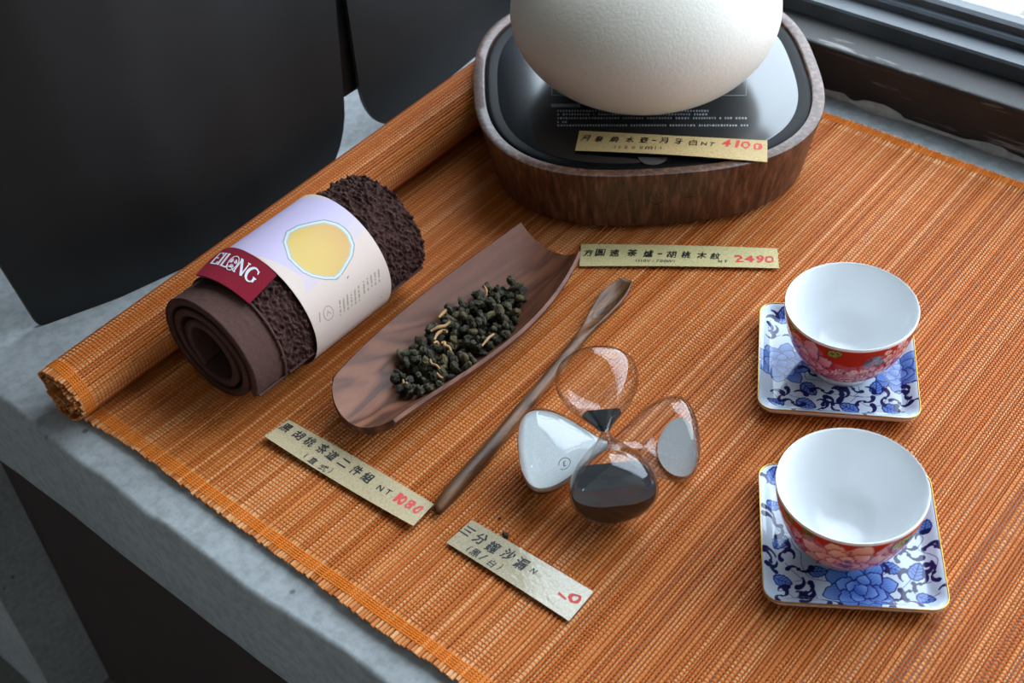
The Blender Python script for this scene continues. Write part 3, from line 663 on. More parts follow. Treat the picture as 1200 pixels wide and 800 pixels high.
def deco_double(cv, loc):
    k = 5.714; P = lambda x, y: loc(880+x/k, 350+y/k); q = 6.667; Q = lambda x, y: loc(970+x/q, 380+y/q)
    for pts in ([P(130, 150), P(115, 200), P(150, 250), P(200, 240)], [P(240, 560), P(235, 600), P(260, 640), P(330, 660)], [P(175, 660), P(165, 640), P(140, 620)], [P(360, 480), P(370, 530), P(430, 540), P(480, 550)],
                [Q(0, 540), Q(120, 545), Q(230, 560), Q(350, 560), Q(440, 530), Q(465, 480)], [Q(180, 600), Q(240, 550)], [Q(250, 600), Q(320, 635), Q(420, 625), Q(470, 560)], [Q(470, 580), Q(500, 640)], [Q(540, 530), Q(600, 520), Q(625, 590), Q(600, 650)], [Q(240, 480), Q(245, 520), Q(200, 560)],
                [P(500, 690), P(490, 650), P(560, 620)]): vine(cv, pts)
    peony(cv, P(210, 430), 15.5, .6); peony(cv, Q(520, 370), 15.0, .1)
    for (x, y, a, l) in ((215, 125, 1.4, 11), (390, 600, -.9, 12), (370, 700, -.4, 12), (165, 690, 2.9, 10)): leaf(cv, P(x, y), a, l)
    for (x, y, a, l) in ((380, 490, 1.5, 11), (165, 650, 2.6, 12), (500, 660, -.4, 11)): leaf(cv, Q(x, y), a, l)
    for (x, y, a, l) in ((130, 105, .2, 6.5), (100, 150, 1.3, 7), (160, 175, -.7, 7), (115, 225, .5, 7), (95, 260, -.5, 6), (210, 245, .7, 7), (130, 620, 1.0, 7), (220, 640, .3, 8), (290, 620, .8, 7), (280, 690, -1.1, 8), (390, 480, 1.7, 8), (480, 610, 2.2, 8), (540, 600, .4, 7), (540, 690, -.4, 8.5), (480, 730, .3, 8), (440, 680, .9, 6), (240, 735, .1, 5.5)): swirl(cv, P(x, y), a, l) if l >= 8 else comma(cv, P(x, y), a, l*1.15, curl=1 if int(x) % 2 else -1)
    for (x, y, a, l) in ((30, 500, 1, 7), (90, 470, .2, 6), (200, 500, 2, 8), (290, 485, .3, 7), (120, 565, .2, 8), (40, 620, 1.2, 9), (290, 600, -.3, 8), (320, 690, .2, 9), (450, 570, .6, 9), (520, 530, .9, 7), (560, 610, -1.2, 8), (650, 490, .6, 6.5), (620, 545, .9, 8), (660, 630, .5, 7), (600, 690, 3.2, 7)): swirl(cv, Q(x, y), a, l) if l >= 8 else comma(cv, Q(x, y), a, l*1.1, curl=1 if int(x) % 2 else -1)
C1 = (.3876, .1452); C2 = (.4912, .2100)
coaster('square blue and white coaster with one large peony under its cup', C1, math.radians(-56.8), deco_single)
coaster('square blue and white coaster with peonies on both sides of its cup', C2, math.radians(-59.3), deco_double)
CUP_IN = [(0, .0088), (.008, .009), (.0135, .0101), (.0195, .0140), (.0255, .0210), (.0300, .0300), (.0327, .0395), (.0338, .0475), (.0343, .0486)]
CUP_OUT = [(.0343, .0486), (.0349, .0490), (.0353, .0486), (.0350, .0440), (.0338, .0365), (.0318, .0290), (.0290, .0220), (.0250, .0150), (.0205, .0105), (.0178, .0085)]
def cup(label, C, deco):
    root = thing('tea_cup', label, 'cup', (C[0], C[1], .0036), group='red flowered tea cups')
    z0 = .0
    lathe('inside', [(r, z+z0) for r, z in CUP_IN], 96, M_WHITE, root, (C[0], C[1], 0))
    P = np.array(CUP_OUT); tt = np.linspace(0, len(P)-1, 64); pr = np.stack([np.interp(tt, range(len(P)), P[:, 0]), np.interp(tt, range(len(P)), P[:, 1])], -1)
    # smooth the profile
    for _ in range(12): pr[8:-1] = .25*pr[7:-2]+.5*pr[8:-1]+.25*pr[9:]
    n = 420; th = np.linspace(0, 2*PI, n, endpoint=False); phc = math.atan2(-C[1], -C[0])
    V = np.stack([C[0]+pr[:, None, 0]*np.cos(th+phc), C[1]+pr[:, None, 0]*np.sin(th+phc), np.repeat(pr[:, None, 1], n, 1)], -1)
    me = fastmesh('outside', V, gridfaces(64, n, wrapv=True)[:, ::-1])
    off = (th+PI) % (2*PI)-PI; U = np.repeat(off[None]*32, 64, 0); Z = np.repeat(pr[:, 1:]*1000, n, 1)
    cv = Canvas(U, Z, (178, 34, 30)); deco(cv)
    Cc = cv.C.reshape(64, n, 3); Cc[Z > 47.6] = lin((238, 240, 242)); Cc[Z < 10.0] = lin((226, 228, 230))
    setcol(me, Cc.reshape(-1, 3)); link('outside', me, M_GLAZE, root, True)
    lathe('foot_ring', [(.0179, .0088), (.0172, .0060), (.0170, .0038), (.0150, .0038), (.0146, .0075), (0, .0078)], 72, M_WHITE, root, (C[0], C[1], 0))
    return root
PK = dict(dark=(112, 28, 48), mid=(184, 70, 98), light=(234, 170, 180))
def blossoms(cv, c, n, r, spread, seed, cols=((232, 188, 190), (214, 140, 152), (240, 210, 205))):
    q = random.Random(seed)
    for _ in range(n):
        x, y = c[0]+q.gauss(0, spread[0]), c[1]+q.gauss(0, spread[1]); k = q.choice(cols)
        cv.disc((x, y), r*1.25, (120, 40, 52))
        for a in range(5): cv.disc((x+r*.65*math.cos(a*1.257), y+r*.65*math.sin(a*1.257)), r*.5, k)
        cv.disc((x, y), r*.3, (150, 70, 50))
def deco_left(cv):
    for off in (-110, 110): peony(cv, (off*.9, 28), 17, 1, **PK)
    peony(cv, (-46, 38), 13, .9, **PK); peony(cv, (-22, 29), 18, .4, **PK); petal(cv, (-34, 40), 2.4, 10, 9, **PK); petal(cv, (-8, 22), -.3, 12, 9, **PK)
    blossoms(cv, (13, 23), 60, 1.9, (9, 5), 3); blossoms(cv, (29, 40), 20, 1.7, (4, 3), 4); peony(cv, (44, 30), 12, .2, **PK); blossoms(cv, (35, 30), 20, 1.8, (4, 5), 14)
    for x, y in ((13, 38), (19, 37), (16, 41)): blossoms(cv, (x, y), 2, 2.2, (.6, .6), int(x), ((88, 104, 140), (112, 124, 150)))
    leaf(cv, (-4, 44), .3, 9, (60, 66, 30), (150, 150, 80)); leaf(cv, (40, 44), .5, 9, (60, 46, 30), (130, 96, 60)); leaf(cv, (-30, 46), 2.6, 8, (60, 66, 30), (140, 140, 80))
def deco_mid(cv):
    for off in (-110, 110): peony(cv, (off*.9, 28), 17, 1, **PK)
    peony(cv, (-34, 36), 17, .2, **PK); petal(cv, (-20, 32), -2.6, 16, 11, **PK); peony(cv, (36, 29), 14, .8, **PK)
    peony(cv, (2, 28), 20, .3, dark=(150, 60, 66), mid=(206, 116, 112), light=(244, 206, 190))
    blossoms(cv, (4, 27), 9, 1.3, (2, 1.5), 8, ((96, 84, 100), (120, 96, 110)))
    leaf(cv, (27, 42), .4, 12, (70, 76, 40), (176, 168, 96)); leaf(cv, (34, 39), -.2, 10, (50, 62, 80), (118, 132, 150)); leaf(cv, (-26, 46), 2.4, 9, (70, 60, 30), (140, 120, 60)); leaf(cv, (-14, 45), .2, 8, (70, 60, 30), (120, 110, 60))
cup('white tea cup with red peony print, its centre flower wide open', (.3837, .1468), deco_mid)
cup('white tea cup with red peony print and small pink blossom sprays', (.4930, .2070), deco_left)

# ------------------------------------------------------------------ walnut dish with tea, scoop
def dish():
    root = thing('tea_dish', 'boat shaped walnut tea dish holding dark tea leaves', 'dish', (.395, .40, 0))
    left = [(387, 449), (404, 432), (437.5, 395), (471, 365), (505, 339), (539, 312), (572.5, 289), (611, 263.5)]
    right = [(456, 498), (474, 485), (492, 471.5), (522, 450.5), (555.6, 427), (589, 403.5), (623, 375), (647, 348), (667, 317.5), (679, 297)]
    zr = .0215; Lp = np.array([atz(*p, zr)[:2] for p in left]); Rp = np.array([atz(*p, zr)[:2] for p in right])
    a = np.linspace(0, 1, 49)
    def along(P):
        d = np.r_[0, np.cumsum(np.hypot(*np.diff(P, axis=0).T))]; d /= d[-1]
        co = np.polyfit(d, P, 4); return np.stack([np.polyval(co[:, 0], a), np.polyval(co[:, 1], a)], -1)
    Lc, Rc = along(Lp), along(Rp)
    tt = np.linspace(-1, 1, 33)
    zf = .0042+np.where(a < .5, .0115, .0085)*(abs(2*a-1)**3.2); top = []; bot = []
    for i, u in enumerate(a):
        m = (Lc[i]+Rc[i])/2; h = (Lc[i]-Rc[i])/2*1; rim = zr+.002*abs(2*u-1)**2
        bl = .0095*max(0, 1-u/.18)**1.5*(1-abs(tt)**2.2)-.003*max(0, 1-u/.06)*tt**8
        x = np.stack([m[0]+h[0]*tt-bl, m[1]+h[1]*tt], -1); prof = abs(tt)**(2.4-.5*max(0, 1-u/.2))
        z = zf[i]+(rim-zf[i])*prof
        k = 1+.0017/np.linalg.norm(h); xb = np.stack([m[0]+h[0]*tt*k-bl, m[1]+h[1]*tt*k], -1)
        zb = np.maximum(0., z-.0042-.001*(1-prof)); zb = np.where(abs(tt) > .97, rim-.0012, zb)
        top.append(np.c_[x, z]); bot.append(np.c_[xb, zb])
    top, bot = np.array(top), np.array(bot); n, m_ = top.shape[:2]
    V = np.concatenate([top.reshape(-1, 3), bot.reshape(-1, 3)]); F = gridfaces(n, m_).tolist(); o_ = n*m_
    F = [tuple(f) for f in F]+[tuple(i+o_ for i in f)[::-1] for f in F]
    rg = [j for j in range(m_)]+[i*m_+m_-1 for i in range(1, n)]+[(n-1)*m_+j for j in range(m_-2, -1, -1)]+[i*m_ for i in range(n-2, 0, -1)]
    F += [(rg[k], rg[(k+1) % len(rg)], rg[(k+1) % len(rg)]+o_, rg[k]+o_) for k in range(len(rg))]
    o = obj('bowl', V, F, M_DISH, root, True); bm = bmesh.new(); bm.from_mesh(o.data); bmesh.ops.recalc_face_normals(bm, faces=bm.faces[:]); bm.to_mesh(o.data); bm.free()
    o.data.set_sharp_from_angle(angle=.9)
    T = top.reshape(-1, 3)
    def surf(x, y):
        d = (T[:, 0]-x)**2+(T[:, 1]-y)**2; return T[np.argmin(d), 2]
    return surf
surf = dish()
def leaf_mat():
    m = NT('oolong_leaf'); v = m.coords(); n = m.noise(v, 3.2, 5, .7)
    r = m.n('ObjectInfo').outputs['Random']
    base = m.ramp(r, [(0, L4(40, 38, 32)), (.4, L4(52, 51, 38)), (.7, L4(70, 65, 44)), (1, L4(112, 94, 58))])
    c = m.mix(m.ramp(n, [(.52, (0, 0, 0, 1)), (.68, (1, 1, 1, 1))]), base, L4(132, 114, 76)); m.bump(n, .5, .10); return m.set(c, .55, .35)
M_LEAF = leaf_mat(); M_STEM = NT('tea_stem').set(L4(164, 126, 84), .7, .3)
def leaf_meshes(k):
    out = []
    for s in range(k):
        bm = bmesh.new(); bmesh.ops.create_icosphere(bm, subdivisions=3, radius=1); rr = random.Random(s+50)
        ax = [Vector((rr.gauss(0, 1), rr.gauss(0, 1), rr.gauss(0, 1))).normalized() for _ in range(6)]; ph = [rr.uniform(0, 6) for _ in ax]
        for v in bm.verts:
            d = v.co.normalized(); w = 0
            for q, (a_, p_) in enumerate(zip(ax, ph)): w += math.sin(d.dot(a_)*(3+q*1.1)+p_)*(.26 if q < 3 else .12)
            rid = abs(math.sin(6*d.dot(ax[0])+2.5*math.sin(4*d.dot(ax[1])+ph[1])+ph[2])); rd2 = abs(math.sin(11*d.dot(ax[2])+2*math.sin(7*d.dot(ax[3]))+ph[3]))
            v.co = d*(.50+.22*w+.55*rid**.8+.28*rd2)
            v.co.x *= 1.25; v.co.z *= .82
        me = bpy.data.meshes.new('tea_leaf'); bm.to_mesh(me); bm.free(); me.materials.append(M_LEAF); me.shade_smooth(); out.append(me)
    return out
LM = leaf_meshes(9)
poly = [(462, 446), (476, 462), (492, 464), (520, 452), (545, 438), (568, 424), (590, 406), (602, 385), (606, 362), (616, 344), (603, 330), (578, 335), (552, 344), (526, 364), (504, 386), (488, 402), (470, 410), (464, 428)]
PW = np.array([atz(*p, .013)[:2] for p in poly])
def inside(x, y, P=PW):
    r = False
    for (x0, y0), (x1, y1) in zip(P, np.roll(P, -1, 0)):
        if (y0 > y) != (y1 > y) and x < (x1-x0)*(y-y0)/(y1-y0)+x0: r = not r
    return r
placed = []; lo, hi = PW.min(0), PW.max(0); tries = 0; r3 = random.Random(11)
while len(placed) < 290 and tries < 16000:
    tries += 1; x, y = r3.uniform(lo[0], hi[0]), r3.uniform(lo[1], hi[1])
    if not inside(x, y): continue
    r = r3.uniform(.0018, .0029); z = surf(x, y)+r*.8
    for (a_, b_, c_, q) in placed:
        d2 = (a_-x)**2+(b_-y)**2; R_ = (r+q)*.80
        if d2 < R_*R_: z = max(z, c_+math.sqrt(R_*R_-d2))
    cap = .0155+.004*vnoise(np.array([x]), np.array([y]), .012, 9)[0]
    if z > cap: continue
    placed.append((x, y, z, r))
for x, y, z, r in placed:
    o = bpy.data.objects.new('tea_leaf', r3.choice(LM)); COL.objects.link(o); o.location = (x, y, z); o.scale = (r*r3.uniform(.85, 1.3), r*r3.uniform(.8, 1), r*r3.uniform(.75, 1)); o.rotation_euler = (r3.uniform(0, 6), r3.uniform(0, 6), r3.uniform(0, 6))
    o['label'] = 'dark green tightly rolled tea leaf heaped in the walnut dish'; o['category'] = 'tea leaf'; o['group'] = 'rolled tea leaves in the walnut dish'
stems = [[(505, 388), (513, 383), (522, 382), (528, 376)], [(509, 398), (512, 391), (519, 387), (524, 388)], [(514, 372), (520, 366), (526, 360)], [(517, 402), (522, 400), (520, 406), (526, 405), (528, 411)], [(504, 421), (506, 427), (512, 428), (515, 432)], [(512, 437), (516, 442), (519, 443)], [(567, 334), (570, 340), (570, 346)], [(565, 405), (572, 396), (579, 391)], [(508, 402), (512, 400), (514, 404)], [(472, 444), (473, 450), (477, 448)]]
for k, s in enumerate(stems):
    zz = .0195 if k not in (6, 9) else .0175
    pts = [atz(*p, zz+.0012*math.sin(i*2+k)) for i, p in enumerate(s)]; P = np.array(pts); t = np.linspace(0, len(P)-1, 14)
    P = np.stack([np.interp(t, range(len(P)), P[:, c]) for c in range(3)], -1)
    for _ in range(2): P[1:-1] = .25*P[:-2]+.5*P[1:-1]+.25*P[2:]
    tube('dried_twig', P, np.interp(np.arange(14), [0, 6, 13], [.0005, .00085, .0006])*(1.25 if k < 4 else 1), M_STEM, None, 7, label='tan twisted dried tea stem on top of the tea leaves', category='tea stem', group='dried stems among the tea leaves')
for (px, py, r, lab) in ((592, 627, .0014, 'dark tea crumb on the mat above the taped price tag'), (586, 607, .0006, 'tiny dark tea speck on the mat near the scoop tip')):
    p = atz(px, py, r); o = bpy.data.objects.new('tea_crumb', LM[3]); COL.objects.link(o); o.location = p; o.scale = (r, r, r); o.rotation_euler = (1, 2, px); o['label'] = lab; o['category'] = 'tea crumb'
def scoop():
    cl = [(511, 599), (522, 584), (545, 558), (575, 524), (605, 488), (635, 452), (660, 421), (678, 399), (690, 383), (702, 368), (714, 352), (726, 338), (736, 328)]
    hw = [.0025, .0040, .0042, .0041, .0039, .0037, .0034, .0034, .0040, .0060, .0077, .0072, .0034]
    ht = [.0025, .0040, .0041, .0040, .0038, .0035, .0032, .0031, .0033, .0036, .0038, .0036, .0022]
    hol = [0, 0, 0, 0, 0, 0, 0, .0, .0012, .0032, .0042, .0036, .0008]
    zc = [.0035, .0041, .0041, .0041, .0043, .0046, .0048, .005, .005, .0048, .0046, .005, .0055]
    P = np.array([atz(x, y, z) for (x, y), z in zip(cl, zc)]); s = np.r_[0, np.cumsum(np.linalg.norm(np.diff(P, axis=0), axis=1))]; t = np.linspace(0, s[-1], 90)
    ip = lambda a: np.interp(t, s, a)
    P2 = np.stack([ip(P[:, k]) for k in range(3)], -1); W, Hh, Ho = ip(hw), ip(ht), ip(hol)
    for _ in range(6):
        for arr in (W, Hh, Ho): arr[1:-1] = .25*arr[:-2]+.5*arr[1:-1]+.25*arr[2:]
        P2[1:-1] = .25*P2[:-2]+.5*P2[1:-1]+.25*P2[2:]
    T = np.gradient(P2, axis=0); T /= np.linalg.norm(T, axis=1)[:, None]; n = 28; th = np.linspace(0, 2*PI, n, endpoint=False); V = []
    for p, tg, w, h, ho in zip(P2, T, W, Hh, Ho):
        sd = np.cross([0, 0, 1.], tg); sd /= np.linalg.norm(sd); up = np.cross(tg, sd)
        for q in th:
            x, z = math.cos(q)*w, math.sin(q)*h
            if z > 0: z -= 2*ho*max(0, 1-(x/(w*.86))**2)*1.0 if abs(x) < w*.86 else 0
            V.append(p+sd*x+up*z)
    F = [tuple(f) for f in gridfaces(90, n, wrapv=True).tolist()]+[tuple(range(n))[::-1], tuple(range(89*n, 90*n))]
    o = obj('tea_scoop', V, F, M_SCOOP, None, True, label='slim walnut tea stick with a small hollowed spoon end', category='scoop')
    bm = bmesh.new(); bm.from_mesh(o.data); bmesh.ops.recalc_face_normals(bm, faces=bm.faces[:]); bm.to_mesh(o.data); bm.free()
scoop()

# ------------------------------------------------------------------ sand timers
RL = .0222
def lobe_r(s, L, R=RL, neck=.0023):
    """radius at distance s from the neck, L = lobe length"""
    u = np.clip(s/L, 0, 1); r = neck+(R-neck)*np.sin(np.clip(u/.76, 0, 1)*PI/2)**1.35
    e = np.clip((u-.74)/.26, 0, 1); return r*np.sqrt(np.maximum(0, 1-e**2.9))
def axis_frame(d):
    d = np.array(d)/np.linalg.norm(d); a = np.cross([0, 0, 1.], d); a /= np.linalg.norm(a); return d, a, np.cross(d, a)
def revolve(p0, d, ss, rr, n=64):
    d, a, b = axis_frame(d); th = np.linspace(0, 2*PI, n, endpoint=False)
    V = np.array([[p0+d*s+r*(math.cos(q)*a+math.sin(q)*b) for q in th] for s, r in zip(ss, rr)])
    return V.reshape(-1, 3), gridfaces(len(ss), n, wrapv=True)
def sand_mat(name, c1, c2):
    m = NT(name); n = m.noise(m.coords(), 2600, 2, .6); m.bump(n, .5, .0004); return m.set(m.ramp(n, [(.35, L4(*c1)), (.65, L4(*c2))]), .8, .3)
M_SANDW = sand_mat('white_sand', (206, 212, 214), (232, 236, 238)); M_SANDB = sand_mat('black_sand', (14, 15, 17), (30, 31, 35))
def sand(name, neck, d, L, planes, mat, root):
    ss = L*(1-np.cos(np.linspace(0, PI, 40)))/2; ss = ss*.975+.0005; V, F = revolve(neck, d, ss, lobe_r(ss, L)*.955-.0002)
    bm = bmesh.new(); me = fastmesh(name, V, F); bm.from_mesh(me); bmesh.ops.holes_fill(bm, edges=[e for e in bm.edges if e.is_boundary]); bmesh.ops.remove_doubles(bm, verts=bm.verts[:], dist=1e-6)
    for co, no in planes:
        g = bmesh.ops.bisect_plane(bm, geom=bm.verts[:]+bm.edges[:]+bm.faces[:], plane_co=co, plane_no=no, clear_outer=True)
        eds = [e for e in bm.edges if e.is_boundary]
        if eds: bmesh.ops.holes_fill(bm, edges=eds)
    bmesh.ops.recalc_face_normals(bm, faces=bm.faces[:]); bm.to_mesh(me); bm.free()
    o = link(name, me, mat, root, True); me.set_sharp_from_angle(angle=.6); return o
def timer(label, pa, pb, sands, mat, mark, grp='three minute sand timers'):
    pa, pb = np.array(pa), np.array(pb); neck = (pa+pb)/2; L = np.linalg.norm(pb-pa)/2; d = (pb-pa)/(2*L)
    root = thing('sand_timer', label, 'sand timer', (neck[0], neck[1], 0), group=grp)
    q = (1-np.cos(np.linspace(0, PI, 46)))/2; ss = np.r_[-q[::-1]*L, q[1:]*L]; V, F = revolve(neck, d, ss, np.maximum(lobe_r(abs(ss), L), 1e-5))
    me = fastmesh('glass', V, F[:, ::-1]); link('glass', me, M_GLASS, root, True)
    for sgn, planes in sands: sand('sand', neck, d*sgn, L, planes(neck, d*sgn, L), mat, root)
    # printed mark: ringed 3 on the glass
    sgn, s0, ang = mark; dd, a, b = axis_frame(d*sgn); r0 = lobe_r(np.array([s0]), L)[0]
    G, GF = text_mesh('3'); c = (G.min(0)+G.max(0))/2; G = (G-c)*.0042
    t = np.linspace(0, 1.75*PI, 30); ringV = [(r*math.cos(q_), r*math.sin(q_)) for q_ in t for r in (.0029, .0032)]
    pts = [(v[0], v[1]) for v in G]+ringV; GF = list(GF)+[(len(G)+2*i, len(G)+2*i+1, len(G)+2*i+3, len(G)+2*i+2) for i in range(29)]
    vv = []
    for u, v in pts:
        s = s0+u; r = lobe_r(np.array([s]), L)[0]+.00012; an = ang+v/r0; vv.append(neck+dd*s+r*(math.cos(an)*a+math.sin(an)*b))
    obj('printed_mark', vv, GF, M_INK, root, kind='stuff')
    return root
unit = lambda v: v/np.linalg.norm(v)
lvl = lambda z: (lambda n, d, L: [((0, 0, z), (0, 0, 1))])
Wl = atz(606.5, 531, .022); Wr = atz(819, 511, .022)
timer('glass sand timer with white sand lying flat on the mat', Wl, Wr, [(-1, lambda n, d, L: [(tuple(n+np.array([.002, .002, .0075])), (-.34, -.30, .89))]), (1, lambda n, d, L: [(tuple(n+d*L*.62-unit(-d*.50+np.array([-.20, -.20, .80]))*.0155), tuple(unit(-d*.50+np.array([-.20, -.20, .80]))))])], M_SANDW, (-1, .024, .45))
nk = atz(709, 507, .0285); na = atz(723, 598, .0235); dv = nk-na
timer('glass sand timer with black sand resting across the white one', na, nk+dv, [(-1, lambda n, d, L: [((0, 0, .0265), (0, 0, 1)), (tuple(n+d*L*.40), tuple(-d+np.array([0, 0, -.25])))]), (1, lambda n, d, L: [(tuple(n+d*L*.27), tuple(d+np.array([0, 0, .25]))), (tuple(n+np.array([0, 0, .0015])), (-.25, -.25, .9)), (tuple(n+d*L*.07), tuple(-d))])], M_SANDB, (-1, .0155, 2.35))

# ------------------------------------------------------------------ rolled face towel with paper band
TX0, TX1, TY, TZ, TR = .272, .408, .4795, .0335, .0386
PH0 = math.radians(-28); PITCH = .0078; TURN = 2*PI*2.75
tw = thing('rolled_towel', 'brown rolled terry towel in a printed paper band', 'towel', ((TX0+TX1)/2, TY, 0))
def tr_(ph): return TR-PITCH*(ph-PH0)/(2*PI)*(1+.0*ph)+.0006*np.sin(ph*2.3)
def tpos(ph, r): return TY-r*np.cos(ph), TZ+r*np.sin(ph)*.97
def towel_mat(name, c1, c2, scale, bs):
    m = NT(name); n = m.noise(m.coords(), scale, 4, .65); m.bump(n, bs, .0012); return m.set(m.ramp(n, [(.3, L4(*c1)), (.7, L4(*c2))]), .95, .15)
M_TERRY = towel_mat('terry', (44, 27, 25), (92, 63, 57), 900, 1.0); M_HEM = towel_mat('hem', (74, 52, 47), (92, 66, 59), 1600, .5)
def sheet(name, x0, x1, nx, nph, thick, amp, mat, ph1, dr=0., ph0=PH0, rough_end=False):
    ph = np.linspace(ph0, ph1, nph); x = np.linspace(x0, x1, nx); P, X = np.meshgrid(ph, x, indexing='ij')
    arc = P*.033
    def disp(sd):
        n = vnoise(arc, X, .0025, 41+sd)*.7+vnoise(arc, X, .0013, 43+sd)*.5; return amp*(abs(n)*1.4-.3)
    Ro = tr_(P)+dr+disp(0); Ri = tr_(P)+dr-thick-disp(5)*.6
    # round the outer flap edge
    e = sstep(0, .10, P-ph0); Ro = tr_(P)+dr-thick*.5+(Ro-tr_(P)-dr+thick*.5)*(.35+.65*e); Ri = tr_(P)+dr-thick*.5+(Ri-tr_(P)-dr+thick*.5)*(.35+.65*e)
    XX = X+0*P
    A = np.stack([XX, *tpos(P, Ro)], -1).reshape(-1, 3); B = np.stack([XX, *tpos(P, Ri)], -1).reshape(-1, 3)
    F = gridfaces(nph, nx); o_ = nph*nx
    rg = np.array([j for j in range(nx)]+[i*nx+nx-1 for i in range(1, nph)]+[(nph-1)*nx+j for j in range(nx-2, -1, -1)]+[i*nx for i in range(nph-2, 0, -1)]); r2_ = np.roll(rg, -1)
    FS = np.stack([rg, rg+o_, r2_+o_, r2_], -1)
    me = fastmesh(name, np.concatenate([A, B]), np.concatenate([F[:, ::-1], F+o_, FS])); bm = bmesh.new(); bm.from_mesh(me); bmesh.ops.recalc_face_normals(bm, faces=bm.faces[:]); bm.to_mesh(me); bm.free()
    return link(name, me, mat, tw, True)
sheet('terry_cloth', TX0+.019, TX1, 220, 860, .0052, .0026, M_TERRY, PH0+TURN)
sheet('hem', TX0, TX0+.0205, 22, 560, .0046, .0003, M_HEM, PH0+TURN, dr=.0004)
# the hem's raised seam and the flap's seam
for nm, pts in (('hem_seam', [(TX0+.0205, *tpos(p, tr_(p)+.0012)) for p in np.linspace(PH0, 2.6, 60)]), ('flap_seam', [(x, *tpos(PH0+.10, tr_(PH0)+.0012)) for x in np.linspace(TX0+.001, TX1-.002, 60)])):
    tube(nm, pts, .0009, M_HEM, tw, 8)
RB = TR+.0022; BX0, BX1 = None, None
def raycyl(px, py, R):
    w = ray(px, py); o = np.array([0, 0, H]); oy, oz = o[1]-TY, (o[2]-TZ)/.97; dy, dz = w[1], w[2]/.97
    a_ = dy*dy+dz*dz; b_ = oy*dy+oz*dz; c_ = oy*oy+oz*oz-R*R; D = b_*b_-a_*c_
    t = (-b_-math.sqrt(max(D, 0)))/a_; q = o+w*t; return q[0], math.atan2((q[2]-TZ)/.97, -(q[1]-TY))
xa = raycyl(330, 345, RB)[0]; xb = raycyl(430, 270, RB)[0]
xa = np.mean([raycyl(300, 302, RB)[0], raycyl(345, 330, RB)[0], raycyl(360, 385, RB)[0]]); xb = np.mean([raycyl(400, 242, RB)[0], raycyl(440, 280, RB)[0], raycyl(455, 320, RB)[0]])
nph, nx = 560, 330; ph = np.linspace(math.radians(-62), math.radians(285), nph); x = np.linspace(xa, xb, nx); P, X = np.meshgrid(ph, x, indexing='ij')
rb = RB-PITCH*sstep(1.9, 4.9, P)*.80-.0012*np.maximum(0, -P-.5); V = np.stack([X, *tpos(P, rb)], -1); V2 = np.stack([X, *tpos(P, rb-.0003)], -1)
me = fastmesh('paper_band', np.concatenate([V.reshape(-1, 3), V2.reshape(-1, 3)]), np.concatenate([gridfaces(nph, nx)[:, ::-1], gridfaces(nph, nx)+nph*nx]))
cv = Canvas(X*1000, P*38.5, (206, 184, 172))
mp = lambda px, py: (lambda q: (q[0]*1000, q[1]*38.5))(raycyl(px, py, RB))
pa = mp(405, 262); pb_ = mp(340, 325)   # edge between the lilac and the cream half of the print
cv.poly([mp(288, 297), mp(352, 323), mp(420, 255), mp(392, 236), (xb*1000-8, 90), (xb*1000-8, 150), (xa*1000, 150)], (190, 176, 204))
cv.poly([mp(352, 323), mp(360, 345), mp(432, 262), mp(418, 254)], (198, 180, 186))
bowl = [(331, 283), (335, 271), (348, 264), (364, 260), (380, 257), (396, 261), (404, 266), (411, 274), (416, 287), (414, 300), (407, 312), (401, 322), (394, 328), (380, 328), (366, 325), (355, 320), (346, 312), (337, 303)]
def grow(pts, k, c=(375, 292)): return [mp(c[0]+(x-c[0])*k, c[1]+(y-c[1])*k) for x, y in pts]
cv.poly(grow(bowl, 1.0), (136, 142, 132)); cv.poly(grow(bowl, .965), (192, 200, 206)); cv.poly(grow(bowl, .90), (168, 172, 162))
ya, yb = np.array(lin((206, 172, 92))), np.array(lin((200, 152, 88)))
cv.poly(grow(bowl, .865), (222, 190, 112), lambda x_, y_: ya+(yb-ya)*np.clip((x_-x_.min())/(np.ptp(x_)+1e-6), 0, 1)[:, None]**2)
rr = random.Random(5)
for c0, n_, tl in (((398, 352), 6, 20), ((426, 330), 5, 16)):       # two blocks of tiny vertical print
    for k in range(n_):
        bx, by = c0[0]+k*4.4, c0[1]-k*3.4
        for j in range(int(tl/2)):
            px, py = bx+j*.15, by+j*1.9
            q = mp(px, py); cv.poly([(q[0]-.55, q[1]-.45), (q[0]+.55, q[1]-.45), (q[0]+.55, q[1]+.45), (q[0]-.55, q[1]+.45)], (150, 140, 122) if rr.random() < .8 else (190, 178, 166))
c0 = mp(385, 367); t = np.linspace(0, 2*PI, 24)
cv.stroke([(c0[0]+3.4*math.cos(q), c0[1]+4.2*math.sin(q)) for q in t], .45, (140, 128, 118))
cv.stroke([(c0[0]-1.6, c0[1]-1), (c0[0], c0[1]+1.8), (c0[0]+1.6, c0[1]-1.2)], .5, (140, 128, 118)); cv.stroke([(c0[0]-1, c0[1]+.4), (c0[0]+1.2, c0[1]+.2)], .4, (140, 128, 118))
for j in range(6):
    q = mp(374.5+j*.1, 367+j*1.9); cv.disc(q, .5, (150, 140, 128))
setcol(me, np.r_[cv.C, cv.C]); link('paper_band', me, painted('printed_paper', .45, .35), tw, True)
